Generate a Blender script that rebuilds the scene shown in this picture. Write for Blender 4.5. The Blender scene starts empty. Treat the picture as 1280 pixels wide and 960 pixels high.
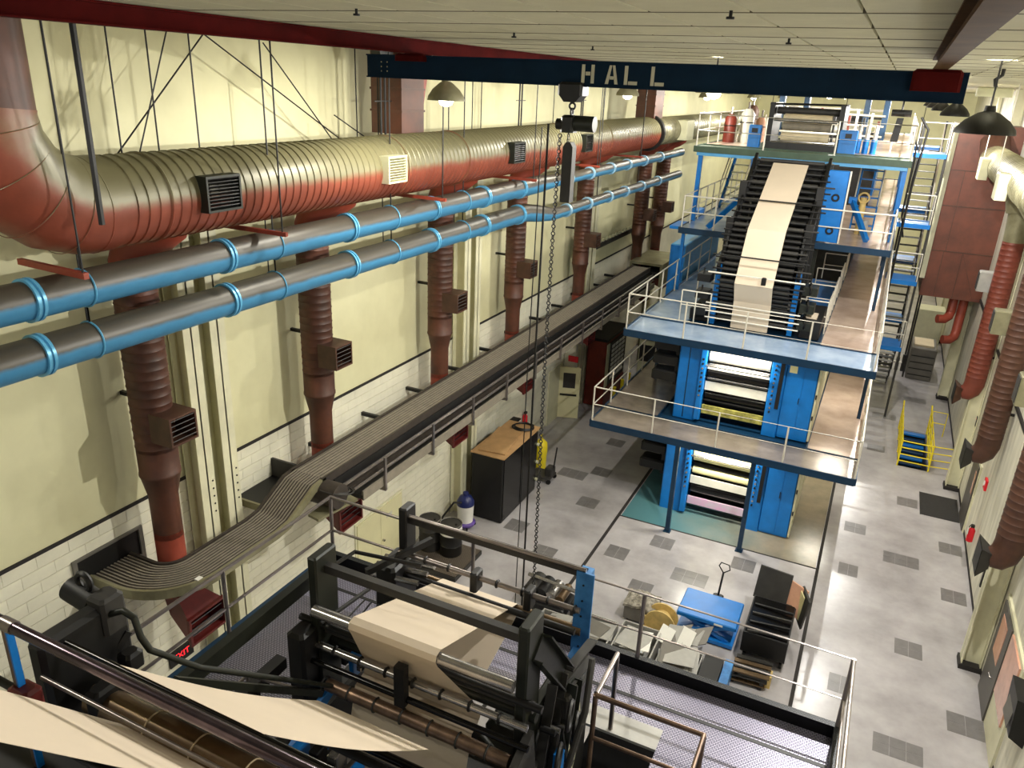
import bpy, math, random
from mathutils import Matrix, Vector
random.seed(7)
sc = bpy.context.scene
COL = sc.collection
# ------------------------------------------------------------------ camera, world, exposure
YAW, PITCH, ROLL, FPX = 0.435316, 0.372456, -0.0440973, 967.96
cy, sy, cp, sp, cr, sr = math.cos(YAW), math.sin(YAW), math.cos(PITCH), math.sin(PITCH), math.cos(ROLL), math.sin(ROLL)
fw = Vector((-sy*cp, cy*cp, -sp)); rt = Vector((cy, sy, 0)); dn = fw.cross(rt)
r2 = cr*rt + sr*dn; d2 = -sr*rt + cr*dn
cam = bpy.data.cameras.new('camera'); camo = bpy.data.objects.new('camera', cam); COL.objects.link(camo)
camo.matrix_world = Matrix(((r2.x, -d2.x, -fw.x, 0), (r2.y, -d2.y, -fw.y, 0), (r2.z, -d2.z, -fw.z, 12.0), (0, 0, 0, 1)))
cam.sensor_width = 36.0; cam.lens = 36.0*FPX/1280.0; cam.clip_start = 0.05; cam.clip_end = 200
sc.camera = camo
w = bpy.data.worlds.new('world'); sc.world = w; w.use_nodes = True
w.node_tree.nodes['Background'].inputs[0].default_value = (0.96, 0.98, 1.0, 1)
w.node_tree.nodes['Background'].inputs[1].default_value = 0.24
vs = sc.view_settings; vs.view_transform = 'Standard'; vs.look = 'None'; vs.gamma = 1.0; vs.exposure = 0.44; vs.use_curve_mapping = False

# ------------------------------------------------------------------ materials
def lin(c):
    return tuple(((v/255.0)/12.92 if v/255.0 <= 0.04045 else ((v/255.0+0.055)/1.055)**2.4) for v in c)
MATS = {}
def mat(name, c, rough=0.5, metal=0.0, var=0.12, scale=3.0, bump=0.0, bscale=40.0, dust=None, c2=None, spec=0.5, stretch=(1, 1, 1)):
    m = bpy.data.materials.new(name); m.use_nodes = True; MATS[name] = m
    nt = m.node_tree; N = nt.nodes; L = nt.links; b = N['Principled BSDF']
    b.inputs['Roughness'].default_value = rough; b.inputs['Metallic'].default_value = metal
    b.inputs['Specular IOR Level'].default_value = spec
    col = lin(c)
    tc = N.new('ShaderNodeTexCoord'); mp = N.new('ShaderNodeMapping'); L.new(tc.outputs['Object'], mp.inputs[0])
    mp.inputs['Scale'].default_value = stretch
    nz = N.new('ShaderNodeTexNoise'); nz.inputs['Scale'].default_value = scale; nz.inputs['Detail'].default_value = 5; nz.inputs['Roughness'].default_value = .62
    L.new(mp.outputs[0], nz.inputs['Vector'])
    rp = N.new('ShaderNodeValToRGB'); L.new(nz.outputs['Fac'], rp.inputs[0])
    lo = lin(c2) if c2 else tuple(v*(1-var*1.6) for v in col); hi = tuple(min(1, v*(1+var)) for v in col)
    rp.color_ramp.elements[0].position = .3; rp.color_ramp.elements[1].position = .68
    rp.color_ramp.elements[0].color = (*lo, 1); rp.color_ramp.elements[1].color = (*hi, 1)
    out = rp.outputs[0]
    if dust:
        ge = N.new('ShaderNodeNewGeometry'); sx = N.new('ShaderNodeSeparateXYZ'); L.new(ge.outputs['Normal'], sx.inputs[0])
        ad = N.new('ShaderNodeMath'); ad.operation = 'MULTIPLY_ADD'; L.new(nz.outputs['Fac'], ad.inputs[0]); ad.inputs[1].default_value = .35; L.new(sx.outputs['Z'], ad.inputs[2])
        r3 = N.new('ShaderNodeValToRGB'); L.new(ad.outputs[0], r3.inputs[0])
        r3.color_ramp.elements[0].position = dust[1]; r3.color_ramp.elements[1].position = dust[1]+.22
        mx = N.new('ShaderNodeMixRGB'); L.new(r3.outputs[0], mx.inputs[0]); L.new(out, mx.inputs[1]); mx.inputs[2].default_value = (*lin(dust[0]), 1)
        out = mx.outputs[0]
    L.new(out, b.inputs['Base Color'])
    if bump:
        n2 = N.new('ShaderNodeTexNoise'); n2.inputs['Scale'].default_value = bscale; n2.inputs['Detail'].default_value = 3; L.new(mp.outputs[0], n2.inputs['Vector'])
        bp = N.new('ShaderNodeBump'); bp.inputs['Strength'].default_value = bump; bp.inputs['Distance'].default_value = .02
        L.new(n2.outputs['Fac'], bp.inputs['Height']); L.new(bp.outputs[0], b.inputs['Normal'])
    return m
def emit(name, c, s):
    m = bpy.data.materials.new(name); m.use_nodes = True; MATS[name] = m
    b = m.node_tree.nodes['Principled BSDF']; b.inputs['Base Color'].default_value = (*lin(c), 1)
    b.inputs['Emission Color'].default_value = (*lin(c), 1); b.inputs['Emission Strength'].default_value = s
    return m
mat('floor', (178, 174, 175), .23, var=.10, scale=.7, bump=.02, bscale=8, c2=(150, 146, 146))
mat('floor_dark', (116, 113, 112), .3, var=.08, scale=6)
def bay_teal_tan():  # bay floor colour: teal on the left, blending through noise into tan
    m = mat('bay_teal_tan', (150, 138, 116), .25, c2=(122, 116, 98), scale=.9); N = m.node_tree.nodes; L = m.node_tree.links; b = N['Principled BSDF']
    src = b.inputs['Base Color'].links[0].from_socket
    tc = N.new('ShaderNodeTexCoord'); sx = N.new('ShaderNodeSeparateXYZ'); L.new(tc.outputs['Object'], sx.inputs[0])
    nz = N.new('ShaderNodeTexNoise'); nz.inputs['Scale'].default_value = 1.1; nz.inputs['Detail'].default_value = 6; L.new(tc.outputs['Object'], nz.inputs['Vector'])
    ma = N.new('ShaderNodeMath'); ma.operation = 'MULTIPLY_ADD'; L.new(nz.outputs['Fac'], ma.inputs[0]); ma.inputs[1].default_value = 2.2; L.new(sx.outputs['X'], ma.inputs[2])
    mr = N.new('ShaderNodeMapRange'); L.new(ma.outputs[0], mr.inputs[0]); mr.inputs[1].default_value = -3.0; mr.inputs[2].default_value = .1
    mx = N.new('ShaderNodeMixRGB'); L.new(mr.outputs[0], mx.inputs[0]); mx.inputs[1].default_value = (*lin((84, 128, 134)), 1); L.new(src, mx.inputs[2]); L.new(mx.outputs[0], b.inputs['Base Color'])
bay_teal_tan()
mat('grout', (40, 36, 34), .8)
mat('wall_cream', (226, 222, 182), .7, var=.05, scale=.5, c2=(212, 207, 166))
mat('wall_block', (232, 228, 206), .8, var=.05, scale=2, bump=.15, bscale=60)
mat('mortar', (196, 190, 160), .9)
mat('wall_white', (222, 218, 200), .7, c2=(190, 186, 168), scale=1.3, stretch=(1, 3, .4))
mat('column_cream', (222, 218, 186), .55, var=.05)
mat('ceil_tile', (206, 202, 176), .95, spec=.15, var=.05, scale=2, bump=.2, bscale=90)
mat('ceil_grid', (120, 112, 92), .7)
mat('beam_red', (78, 16, 15), .9, spec=.1, var=.2, scale=2)
mat('beam_brown', (84, 60, 38), .9, spec=.05, var=.15)
mat('crane_blue', (8, 36, 58), .8, spec=.2, var=.15, scale=2)
mat('letter', (206, 202, 178), .6, var=.06)
mat('duct_dusty', (132, 66, 48), .42, .1, .12, 2.0, dust=((112, 107, 78), .08))
mat('duct_red', (92, 52, 36), .5, .05, .18, 1.6, c2=(58, 36, 27))
mat('duct_red_low', (144, 62, 44), .5, .05, .15, 2)
mat('duct_red_right', (122, 58, 43), .5, .05, .15, 2)
mat('duct_brown', (84, 54, 40), .5, .1, .2, 2, c2=(66, 42, 32))
mat('plenum_red', (106, 58, 42), .5, .05, .2, 1.2, c2=(82, 48, 36))
mat('galv', (142, 138, 110), .42, .25, .14, 1.5, c2=(104, 98, 70))
mat('beige_box', (206, 204, 170), .5, .1, .06)
mat('pipe_blue', (62, 130, 172), .42, .12, .08, 2.5, dust=((66, 61, 52), .14))
mat('pipe_band', (96, 170, 210), .3, .2, .08)
mat('pipe_pale', (150, 190, 215), .3, .2, .1)
mat('black', (14, 13, 13), .5, .05, .25, 4)
mat('black_gloss', (11, 10, 10), .2, .3, .2)
mat('dark_green', (31, 34, 26), .45, .2, .2, 3)
mat('charcoal', (52, 50, 47), .6, .1, .2)
mat('steel', (172, 168, 164), .25, .85, .15, 4)
mat('rail_steel', (140, 132, 128), .28, .75, .15, 4)
mat('rail_white', (226, 220, 206), .4, .2, .08)
mat('rail_rust', (128, 104, 86), .35, .6, .3, 5)
mat('belt', (136, 128, 114), .75, .1, .1, 6)
mat('belt_dark', (58, 50, 44), .6, .1, .15, 6)
mat('blue', (18, 116, 198), .35, .05, .1, 2)
mat('blue_dark', (13, 50, 78), .4, .1, .12, 2)
mat('blue_pale', (84, 160, 212), .35, .05, .1, 2)
mat('blue_col', (70, 136, 196), .4, .1, .15, 3, c2=(34, 84, 140))
mat('deck_blue', (188, 206, 228), .2, .2, .1, .8, c2=(140, 166, 200))
mat('deck_grey', (150, 138, 126), .22, .25, .14, .8, c2=(104, 96, 88))
mat('deck_pink', (224, 202, 186), .22, .15, .1, .7, c2=(182, 158, 142))
mat('deck_green', (62, 84, 66), .5, .1, .15)
mat('paper', (216, 200, 178), .8, var=.035, scale=.8)
mat('paper_dim', (214, 198, 166), .8, var=.05)
mat('roller_white', (226, 224, 210), .3, .15, .06)
mat('roller_cream', (228, 220, 164), .4, .05, .08)
mat('roller_brown', (112, 92, 68), .3, .6, .15, 5)
mat('pink_print', (206, 150, 190), .5, c2=(196, 190, 200), scale=3)
mat('ink_green', (190, 184, 96), .5, c2=(90, 86, 40), scale=4)
mat('wood', (206, 178, 112), .6, var=.15, scale=5)
mat('cardboard', (176, 138, 92), .8, var=.1)
mat('grey_plate', (168, 166, 160), .5, .2, .1)
mat('grey_plate_dark', (112, 108, 100), .55, .2, .1)
mat('crumple', (170, 164, 150), .9, c2=(96, 90, 82), scale=14, bump=.6, bscale=18)
mat('mach_brown', (112, 40, 26), .5, var=.15)
mat('yellow', (236, 214, 40), .45, var=.05)
mat('red_sign', (222, 22, 40), .5, var=.03)
mat('dark_red', (96, 26, 22), .5, var=.2)
mat('door_cream', (228, 222, 178), .5, var=.03)
mat('door_grey', (84, 80, 74), .45, var=.08)
mat('glass_warm', (214, 160, 136), .15, var=.15, scale=2)
mat('rubber', (42, 40, 38), .85, var=.15, scale=20)
mat('white', (236, 234, 226), .4, var=.03)
mat('navy', (30, 40, 96), .35, var=.1)
mat('purple', (96, 72, 150), .4, var=.1)
mat('salmon', (206, 156, 128), .6, var=.08)
def glow_glass(name, c, st):
    m = bpy.data.materials.new(name); m.use_nodes = True; MATS[name] = m; N = m.node_tree.nodes; N.clear(); L = m.node_tree.links
    o = N.new('ShaderNodeOutputMaterial'); mx = N.new('ShaderNodeMixShader'); tr = N.new('ShaderNodeBsdfTransparent'); e = N.new('ShaderNodeEmission')
    e.inputs[0].default_value = (*lin(c), 1); e.inputs[1].default_value = st; mx.inputs[0].default_value = .4
    L.new(tr.outputs[0], mx.inputs[1]); L.new(e.outputs[0], mx.inputs[2]); L.new(mx.outputs[0], o.inputs[0])
glow_glass('bulb', (255, 244, 205), 30)
emit('tube_glow', (255, 250, 225), 6)
emit('exit_glow', (255, 30, 40), 2.0)
def tread(name, c, c2, sx):
    m = bpy.data.materials.new(name); m.use_nodes = True; MATS[name] = m
    nt = m.node_tree; N = nt.nodes; L = nt.links; b = N['Principled BSDF']
    b.inputs['Metallic'].default_value = .5; b.inputs['Roughness'].default_value = .38
    tc = N.new('ShaderNodeTexCoord'); br = N.new('ShaderNodeTexBrick'); L.new(tc.outputs['Object'], br.inputs['Vector'])
    br.inputs['Scale'].default_value = sx; br.inputs['Mortar Size'].default_value = .14; br.inputs['Mortar Smooth'].default_value = .4
    br.inputs['Brick Width'].default_value = 1.0; br.inputs['Row Height'].default_value = .6
    br.inputs['Color1'].default_value = (*lin(c), 1); br.inputs['Color2'].default_value = (*lin(c), 1); br.inputs['Mortar'].default_value = (*lin(c2), 1)
    L.new(br.outputs['Color'], b.inputs['Base Color'])
    bp = N.new('ShaderNodeBump'); bp.inputs['Strength'].default_value = .6; bp.inputs['Distance'].default_value = .01; bp.invert = True
    L.new(br.outputs['Fac'], bp.inputs['Height']); L.new(bp.outputs[0], b.inputs['Normal'])
tread('tread_plate', (158, 154, 170), (84, 82, 98), 24)
tread('tread_dark', (132, 128, 136), (60, 58, 66), 24)
tread('mesh_black', (52, 54, 56), (12, 12, 13), 30)
tread('tread_brown', (130, 118, 104), (60, 52, 46), 22)

# ------------------------------------------------------------------ mesh builder
class B:
    def __init__(s): s.v = []; s.f = []
    def add(s, vs, fs):
        n = len(s.v); s.v += [tuple(v) for v in vs]; s.f += [tuple(i+n for i in f) for f in fs]; return s
    def bx(s, x0, x1, y0, y1, z0, z1):
        return s.add([(x0,y0,z0),(x1,y0,z0),(x1,y1,z0),(x0,y1,z0),(x0,y0,z1),(x1,y0,z1),(x1,y1,z1),(x0,y1,z1)],
                     [(0,3,2,1),(4,5,6,7),(0,1,5,4),(1,2,6,5),(2,3,7,6),(3,0,4,7)])
    def cbx(s, x0, x1, y0, y1, z0, z1, c=.02):      # box with chamfered edges along z and top
        P = [(x0+c,y0),(x1-c,y0),(x1,y0+c),(x1,y1-c),(x1-c,y1),(x0+c,y1),(x0,y1-c),(x0,y0+c)]
        mx, my = (x0+x1)/2, (y0+y1)/2
        I = [(x+(c if x < mx else -c), y+(c if y < my else -c)) for x, y in P]
        vs = [(x,y,z0) for x,y in P]+[(x,y,z1-c) for x,y in P]+[(x,y,z1) for x,y in I]
        fs = [tuple(range(7,-1,-1)), tuple(range(16,24))]
        for k in range(8):
            j = (k+1) % 8; fs += [(k,j,8+j,8+k),(8+k,8+j,16+j,16+k)]
        return s.add(vs, fs)
    def obox(s, c, u, v, wv):                        # oriented box: centre + three half vectors
        c, u, v, wv = Vector(c), Vector(u), Vector(v), Vector(wv)
        P = [c-u-v-wv, c+u-v-wv, c+u+v-wv, c-u+v-wv, c-u-v+wv, c+u-v+wv, c+u+v+wv, c-u+v+wv]
        return s.add(P, [(0,3,2,1),(4,5,6,7),(0,1,5,4),(1,2,6,5),(2,3,7,6),(3,0,4,7)])
    def bar(s, a, b, w=.05, h=.05):
        a, b = Vector(a), Vector(b); d = (b-a); l = d.length; d.normalize()
        up = Vector((0,0,1)) if abs(d.z) < .95 else Vector((1,0,0))
        u = d.cross(up).normalized(); v = u.cross(d)
        return s.obox((a+b)/2, d*(l/2), u*(w/2), v*(h/2))
    def tube(s, pts, r, seg=10, caps=True, rr=None):
        pts = [Vector(p) for p in pts]; n = len(pts); vs = []; fs = []; pu = None
        for i, p in enumerate(pts):
            d = ((pts[min(i+1,n-1)]-p).normalized() + (p-pts[max(i-1,0)]).normalized()).normalized()
            if pu is None:
                up = Vector((0,0,1)) if abs(d.z) < .9 else Vector((1,0,0)); u = d.cross(up).normalized()
            else:
                u = (pu - d*pu.dot(d)).normalized()
            pu = u; v = d.cross(u); q = rr[i] if rr else r
            vs += [p+u*(q*math.cos(2*math.pi*k/seg))+v*(q*math.sin(2*math.pi*k/seg)) for k in range(seg)]
        for i in range(n-1):
            for k in range(seg):
                j = (k+1) % seg; fs.append((i*seg+k, i*seg+j, (i+1)*seg+j, (i+1)*seg+k))
        if caps: fs += [tuple(range(seg-1,-1,-1)), tuple(range((n-1)*seg, n*seg))]
        return s.add(vs, fs)
    def cyl(s, a, b, r, seg=14, r2=None):
        return s.tube([a, b], r, seg, True, [r, r if r2 is None else r2])
    def lathe(s, a, b, prof, seg=24, caps=True):     # prof: (distance from a along axis, radius)
        a, b = Vector(a), Vector(b); d = (b-a).normalized()
        up = Vector((0,0,1)) if abs(d.z) < .9 else Vector((1,0,0)); u = d.cross(up).normalized(); v = d.cross(u)
        n = len(prof); vs = []
        for t, q in prof: vs += [a+d*t+u*(q*math.cos(2*math.pi*k/seg))+v*(q*math.sin(2*math.pi*k/seg)) for k in range(seg)]
        fs = [(i*seg+k, i*seg+(k+1)%seg, (i+1)*seg+(k+1)%seg, (i+1)*seg+k) for i in range(n-1) for k in range(seg)]
        if caps: fs += [tuple(range(seg-1,-1,-1)), tuple(range((n-1)*seg, n*seg))]
        return s.add(vs, fs)
    def prism(s, poly, axis, a0, a1):                # poly in the two other axes (x:(y,z), y:(x,z), z:(x,y))
        n = len(poly)
        def P(p, t): return (t,p[0],p[1]) if axis == 'x' else ((p[0],t,p[1]) if axis == 'y' else (p[0],p[1],t))
        vs = [P(p,a0) for p in poly]+[P(p,a1) for p in poly]
        return s.add(vs, [tuple(range(n-1,-1,-1)), tuple(range(n,2*n))]+[(k,(k+1)%n,n+(k+1)%n,n+k) for k in range(n)])
    def torus(s, c, n, R, r, sR=20, sr=6):
        c, n = Vector(c), Vector(n).normalized(); up = Vector((0,0,1)) if abs(n.z) < .9 else Vector((1,0,0))
        u = n.cross(up).normalized(); v = n.cross(u); vs = []; fs = []
        for i in range(sR):
            a = 2*math.pi*i/sR; e = u*math.cos(a)+v*math.sin(a)
            for k in range(sr):
                b = 2*math.pi*k/sr; vs.append(c+e*(R+r*math.cos(b))+n*(r*math.sin(b)))
        for i in range(sR):
            for k in range(sr):
                fs.append((i*sr+k, ((i+1)%sR)*sr+k, ((i+1)%sR)*sr+(k+1)%sr, i*sr+(k+1)%sr))
        return s.add(vs, fs)
    def sheet(s, rows, t=.003):                      # rows of points -> thin solid sheet
        n = len(rows); m = len(rows[0]); vs = []
        for r in rows: vs += [Vector(p) for p in r]
        for r in rows: vs += [Vector(p)-Vector((0,0,t)) for p in r]
        o = n*m; fs = []
        for i in range(n-1):
            for k in range(m-1):
                q = (i*m+k, i*m+k+1, (i+1)*m+k+1, (i+1)*m+k); fs.append(q); fs.append(tuple(x+o for x in reversed(q)))
        for i in range(n-1):
            for k in (0, m-1): fs.append((i*m+k, (i+1)*m+k, (i+1)*m+k+o, i*m+k+o))
        for k in range(m-1):
            for i in (0, n-1): fs.append((i*m+k, i*m+k+1, i*m+k+1+o, i*m+k+o))
        return s.add(vs, fs)
    def mesh(s, name, m, off=(0,0,0), smooth=False):
        me = bpy.data.meshes.new(name); ox, oy, oz = off
        me.from_pydata([(x-ox, y-oy, z-oz) for x, y, z in s.v], [], s.f); me.validate(); 
        import bmesh
        bm = bmesh.new(); bm.from_mesh(me); bmesh.ops.recalc_face_normals(bm, faces=bm.faces); bm.to_mesh(me); bm.free()
        if smooth:
            for p in me.polygons: p.use_smooth = True
            try: me.set_sharp_from_angle(angle=math.radians(42))
            except Exception: pass
        me.materials.append(MATS[m]); me.update(); return me
    def part(s, name, m, parent, smooth=False, label=None, kind=None):
        r = parent
        while r.parent: r = r.parent
        o = bpy.data.objects.new(name, s.mesh(name, m, r.location, smooth)); COL.objects.link(o); o.parent = parent
        if label: o['label'] = label
        if kind: o['kind'] = kind
        return o
    def thing(s, name, m, label, cat, loc=None, group=None, smooth=False):
        if loc is None:
            xs = [v[0] for v in s.v]; ys = [v[1] for v in s.v]; zs = [v[2] for v in s.v]
            loc = ((min(xs)+max(xs))/2, (min(ys)+max(ys))/2, min(zs))
        o = bpy.data.objects.new(name, s.mesh(name, m, loc, smooth)); COL.objects.link(o); o.location = loc
        o['label'] = label; o['category'] = cat
        if group: o['group'] = group
        return o
    def struct(s, name, m, smooth=False):
        o = bpy.data.objects.new(name, s.mesh(name, m, (0,0,0), smooth)); COL.objects.link(o); o['kind'] = 'structure'; return o
def T(name, label, cat, loc, group=None):
    o = bpy.data.objects.new(name, None); COL.objects.link(o); o.location = loc; o.empty_display_size = .2
    o['label'] = label; o['category'] = cat
    if group: o['group'] = group
    return o
def dup_part(o, parent, d):
    c = o.copy(); COL.objects.link(c); c.parent = parent; c.location = Vector(o.location)+Vector(d); return c
def dup_thing(root, d, label=None, group=None):
    r = root.copy(); COL.objects.link(r); r.location = Vector(root.location)+Vector(d)
    if label: r['label'] = label
    if group: r['group'] = group
    for ch in list(root.children):
        c = ch.copy(); COL.objects.link(c); c.parent = r
        for g in list(ch.children):
            e = g.copy(); COL.objects.link(e); e.parent = c
    return r
def arc(c, r, a0, a1, n, pl='yz', k=0.0):
    out = []
    for i in range(n+1):
        a = math.radians(a0+(a1-a0)*i/n); p, q = c[0]+r*math.cos(a), c[1]+r*math.sin(a)
        out.append((k,p,q) if pl == 'yz' else ((p,k,q) if pl == 'xz' else (p,q,k)))
    return out
def text_mesh(b, s, size, place):                     # place(x, y) -> 3D point; flat letters
    cu = bpy.data.curves.new('t', 'FONT'); cu.body = s; cu.size = size; cu.align_x = 'CENTER'; cu.align_y = 'CENTER'
    o = bpy.data.objects.new('t', cu); COL.objects.link(o); dg = bpy.context.evaluated_depsgraph_get()
    me = bpy.data.meshes.new_from_object(o.evaluated_get(dg))
    b.add([place(v.co.x, v.co.y) for v in me.vertices], [tuple(p.vertices) for p in me.polygons])
    bpy.data.objects.remove(o); bpy.data.meshes.remove(me); bpy.data.curves.remove(cu)
def railing(parent, pts, z, m='rail_steel', h=1.05, r=.024, gap=1.7, mids=(.52,), posts=True, seg=8):
    """top rail, mid rails and separate posts along a polyline of (x,y)"""
    P = [Vector((x, y, 0)) for x, y in pts]
    B().tube([(p.x, p.y, z+h) for p in P], r, seg).part('top_rail', m, parent, True)
    for q in mids: B().tube([(p.x, p.y, z+q) for p in P], r*.85, seg).part('mid_rail', m, parent, True)
    if not posts: return
    first = None
    for i in range(len(P)-1):
        d = P[i+1]-P[i]; n = max(1, round(d.length/gap))
        for k in range(n + (1 if i == len(P)-2 else 0)):
            p = P[i]+d*(k/n)
            if first is None:
                first = (B().tube([(p.x,p.y,z), (p.x,p.y,z+h)], r, seg).part('post', m, parent, True), p)
            else: dup_part(first[0], parent, p-first[1])

# ------------------------------------------------------------------ the hall
XL, XR, ZC, YF, Y0 = -10.0, 3.9, 12.5, 62.0, -6.0
fl = B(); HX0, HX1, HY0, HY1 = 2.02, 3.0, 28.0, 31.6            # stairwell opening
fl.bx(XL,HX0,Y0,YF,-.2,0).bx(HX1,XR,Y0,YF,-.2,0).bx(HX0,HX1,Y0,HY0,-.2,0).bx(HX0,HX1,HY1,YF,-.2,0)
floor = fl.struct('floor', 'floor')
B().bx(-5.42,.12,19.85,34,0,.004).part('bay_slab', 'bay_teal_tan', floor)
B().bx(.13,.21,6,40,0,.006).part('trench_cover', 'grout', floor)
B().bx(-5.54,-5.45,8,34,0,.006).part('trench_cover', 'grout', floor)
B().bx(-5.45,.13,19.8,19.85,0,.006).part('trench_cover', 'grout', floor)
for x, y, a, b in [(2.22,21.47,.92,.6),(2.42,17.44,.6,.6),(2.24,14.04,.92,.55),(2.36,25.21,.6,.6),(.96,22.67,.6,.6),(3.5,22.81,.6,.6),(3.48,20.27,.6,.6),
        (3.5,15.38,.7,.62),(1.07,15.42,.5,.6),(-3.92,19.01,.62,.6),(-1.67,19.03,.62,.6),(-2.83,17.72,.92,.6),(-3.85,16.63,.6,.6),(-6.57,20.07,.62,.6),
        (-7.91,17.77,.6,.6),(-6.89,22.19,.62,.6),(-7.68,21.59,.92,.6),(-6.67,16.91,.62,.6),(1.48,32.65,.9,.6),(1.3,29.14,.6,.6),(-7.2,24.6,.6,.6),(.92,20.22,.5,.6),(2.6,35.3,.9,.6),(-4.9,17.9,.6,.6)]:
    n = max(1, round(a/.305)); w = a/n
    for i in range(n):
        B().bx(x-a/2+i*w+.004, x-a/2+(i+1)*w-.004, y-b/2, y-.004, 0, .003).part('floor_tile', 'floor_dark', floor)
        B().bx(x-a/2+i*w+.004, x-a/2+(i+1)*w-.004, y+.004, y+b/2, 0, .003).part('floor_tile', 'floor_dark', floor)
pit = B().bx(HX0-.1,HX1+.1,HY0-.1,HY1+.1,-3.2,-3.0).struct('floor_pit', 'charcoal')
B().bx(HX0-.1,HX0,HY0-.1,HY1+.1,-3,-.2).bx(HX1,HX1+.1,HY0-.1,HY1+.1,-3,-.2).bx(HX0,HX1,HY0-.1,HY0,-3,-.2).bx(HX0,HX1,HY1,HY1+.1,-3,-.2).part('pit_wall', 'charcoal', pit)
# ceiling with separate tiles above the part that shows
ceil = B().bx(XL-.2,XR+.2,Y0,YF,ZC+.03,ZC+.25).struct('ceiling', 'ceil_grid')
tm = B().bx(.012,.688,.012,1.238,-.008,.03).mesh('ceiling_tile', 'ceil_tile')
k = 0
for i in range(-13, 8):
    for j in range(-3, 11):
        x = -1.07+.7*i; y = 5.83+1.25*j
        if x < XL-.1 or x+.7 > XR+.35: continue
        o = bpy.data.objects.new('ceiling_tile', tm); COL.objects.link(o); o.parent = ceil; o.location = (x, y, ZC); k += 1
B().bx(XL,XR,5.83+1.25*11,YF,ZC-.005,ZC+.03).part('ceiling_tiles_far', 'ceil_tile', ceil)
for j in range(-3, 12): B().bx(XL,XR,5.83+1.25*j-.012,5.83+1.25*j+.012,ZC-.012,ZC+.03).part('ceiling_runner', 'ceil_grid', ceil)
for q, (x, y) in enumerate([(-4.16,5.66),(-4.02,8.3),(-4.08,10.92),(-1.18,5.7),(-1.17,8.49)]):
    h = T('sprinkler_head', 'small dark sprinkler head below the pale ceiling tiles', 'sprinkler', (x,y,ZC-.06), 'sprinkler heads in the ceiling')
    B().cyl((x,y,ZC-.05),(x,y,ZC),.012,8).part('stem', 'black', h); B().cyl((x,y,ZC-.06),(x,y,ZC-.045),.028,10).part('deflector', 'black', h)
# left wall: smooth panels above a ledge, painted block below
wl = B().bx(XL-.3,XL,Y0,YF,-.2,ZC+.1).struct('wall_left', 'wall_cream')
LZ = 5.4
B().bx(XL,XL+.035,Y0,YF,LZ,LZ+.05).part('ledge', 'grout', wl)
B().bx(XL,XL+.006,Y0,YF,0,LZ).part('mortar_bed', 'mortar', wl)
bw, bh = .5, .205
bm_ = B().bx(0,.014,.003,bw-.003,.005,bh-.005).mesh('block', 'wall_block')
rest = B(); cnt = 0
for c in range(int(LZ/bh)):
    off = (c % 2)*bw/2
    for q in range(0, 53):
        y = 3.6+q*bw+off; z = LZ-(c+1)*bh
        if y < 9.6 and z > 1.6 and cnt < 295:
            o = bpy.data.objects.new('block', bm_); COL.objects.link(o); o.parent = wl; o.location = (XL+.006, y, z); cnt += 1
        else: rest.bx(XL+.006,XL+.02,y+.003,y+bw-.003,z+.005,z+bh-.005)
rest.part('blocks', 'wall_block', wl, kind='stuff')
B().bx(XL+.006,XL+.016,29.6,YF,0,LZ).part('far_block_face', 'wall_block', wl)
def hcol(parent, x, y, d, m='column_cream', w=.32, z1=ZC):     # H column, flanges facing +-x
    b = B().bx(x-d/2,x-d/2+.025,y-w/2,y+w/2,0,z1).bx(x+d/2-.025,x+d/2,y-w/2,y+w/2,0,z1).bx(x-d/2,x+d/2,y-.015,y+.015,0,z1)
    return b.part('column', m, parent)
for y in (8.45, 9.0, 17.6, 18.2, 27.0, 27.5, 36.4): hcol(wl, XL+.22, y, .34, z1=10.3)
for y in (8.45, 9.0):
    for z in (4.75, 4.9, 5.05, 5.2, 5.35): B().cyl((XL+.385,y+.1,z),(XL+.402,y+.1,z),.016,8).part('bolt', 'black', wl)
# right wall
wr = B().bx(XR,XR+.3,Y0,YF,-.2,ZC+.1).struct('wall_right', 'wall_white')
B().bx(XR-.05,XR,Y0,YF,4.85,4.95).part('ledge', 'grout', wr)
B().bx(XR-.012,XR,Y0,YF,0,.12).part('base_strip', 'grout', wr)
for y in (17.5, 27.05, 36.2, 45.4):
    hcol(wr, XR-.22, y, .4, w=.34); B().bx(XR-.46,XR,y-.22,y+.22,0,.12).part('column_base', 'grout', wr)
wf = B().bx(XL-.3,XR+.3,YF,YF+.3,-.2,ZC+.1).struct('wall_far', 'wall_cream')
for x in (-9,-6.5,-4,-1.5,1): B().bx(x-.02,x+.02,YF-.01,YF,0,ZC).part('panel_seam', 'grout', wf)
# doors
def door_left(name, y0, y1, h):
    d = B().bx(XL,XL+.05,y0-.06,y1+.06,0,h+.06).struct(name, 'column_cream')
    ym = (y0+y1)/2
    for a, b in ((y0, ym-.006), (ym+.006, y1)):
        B().bx(XL+.05,XL+.075,a,b,.01,h).part('door_leaf', 'door_cream', d)
    B().cyl((XL+.075,ym+.08,1.0),(XL+.13,ym+.08,1.0),.03,10).part('knob', 'steel', d, True)
    B().bx(XL+.075,XL+.08,ym+.25,ym+.5,1.55,1.65).part('name_plate', 'wall_white', d)
door_left('door_1', 12.95, 14.85, 1.95)
d = B().bx(XR-.05,XR,14.35,16.95,0,2.4).struct('door_2', 'column_cream')
B().bx(XR-.085,XR-.05,15.7,16.85,.01,2.3).part('door_leaf', 'door_grey', d); B().bx(XR-.095,XR-.085,16.0,16.6,1.2,2.1).part('pane', 'glass_warm', d)
B().bx(XR-.085,XR-.05,14.5,15.6,.9,2.3).part('side_pane', 'glass_warm', d)
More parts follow.
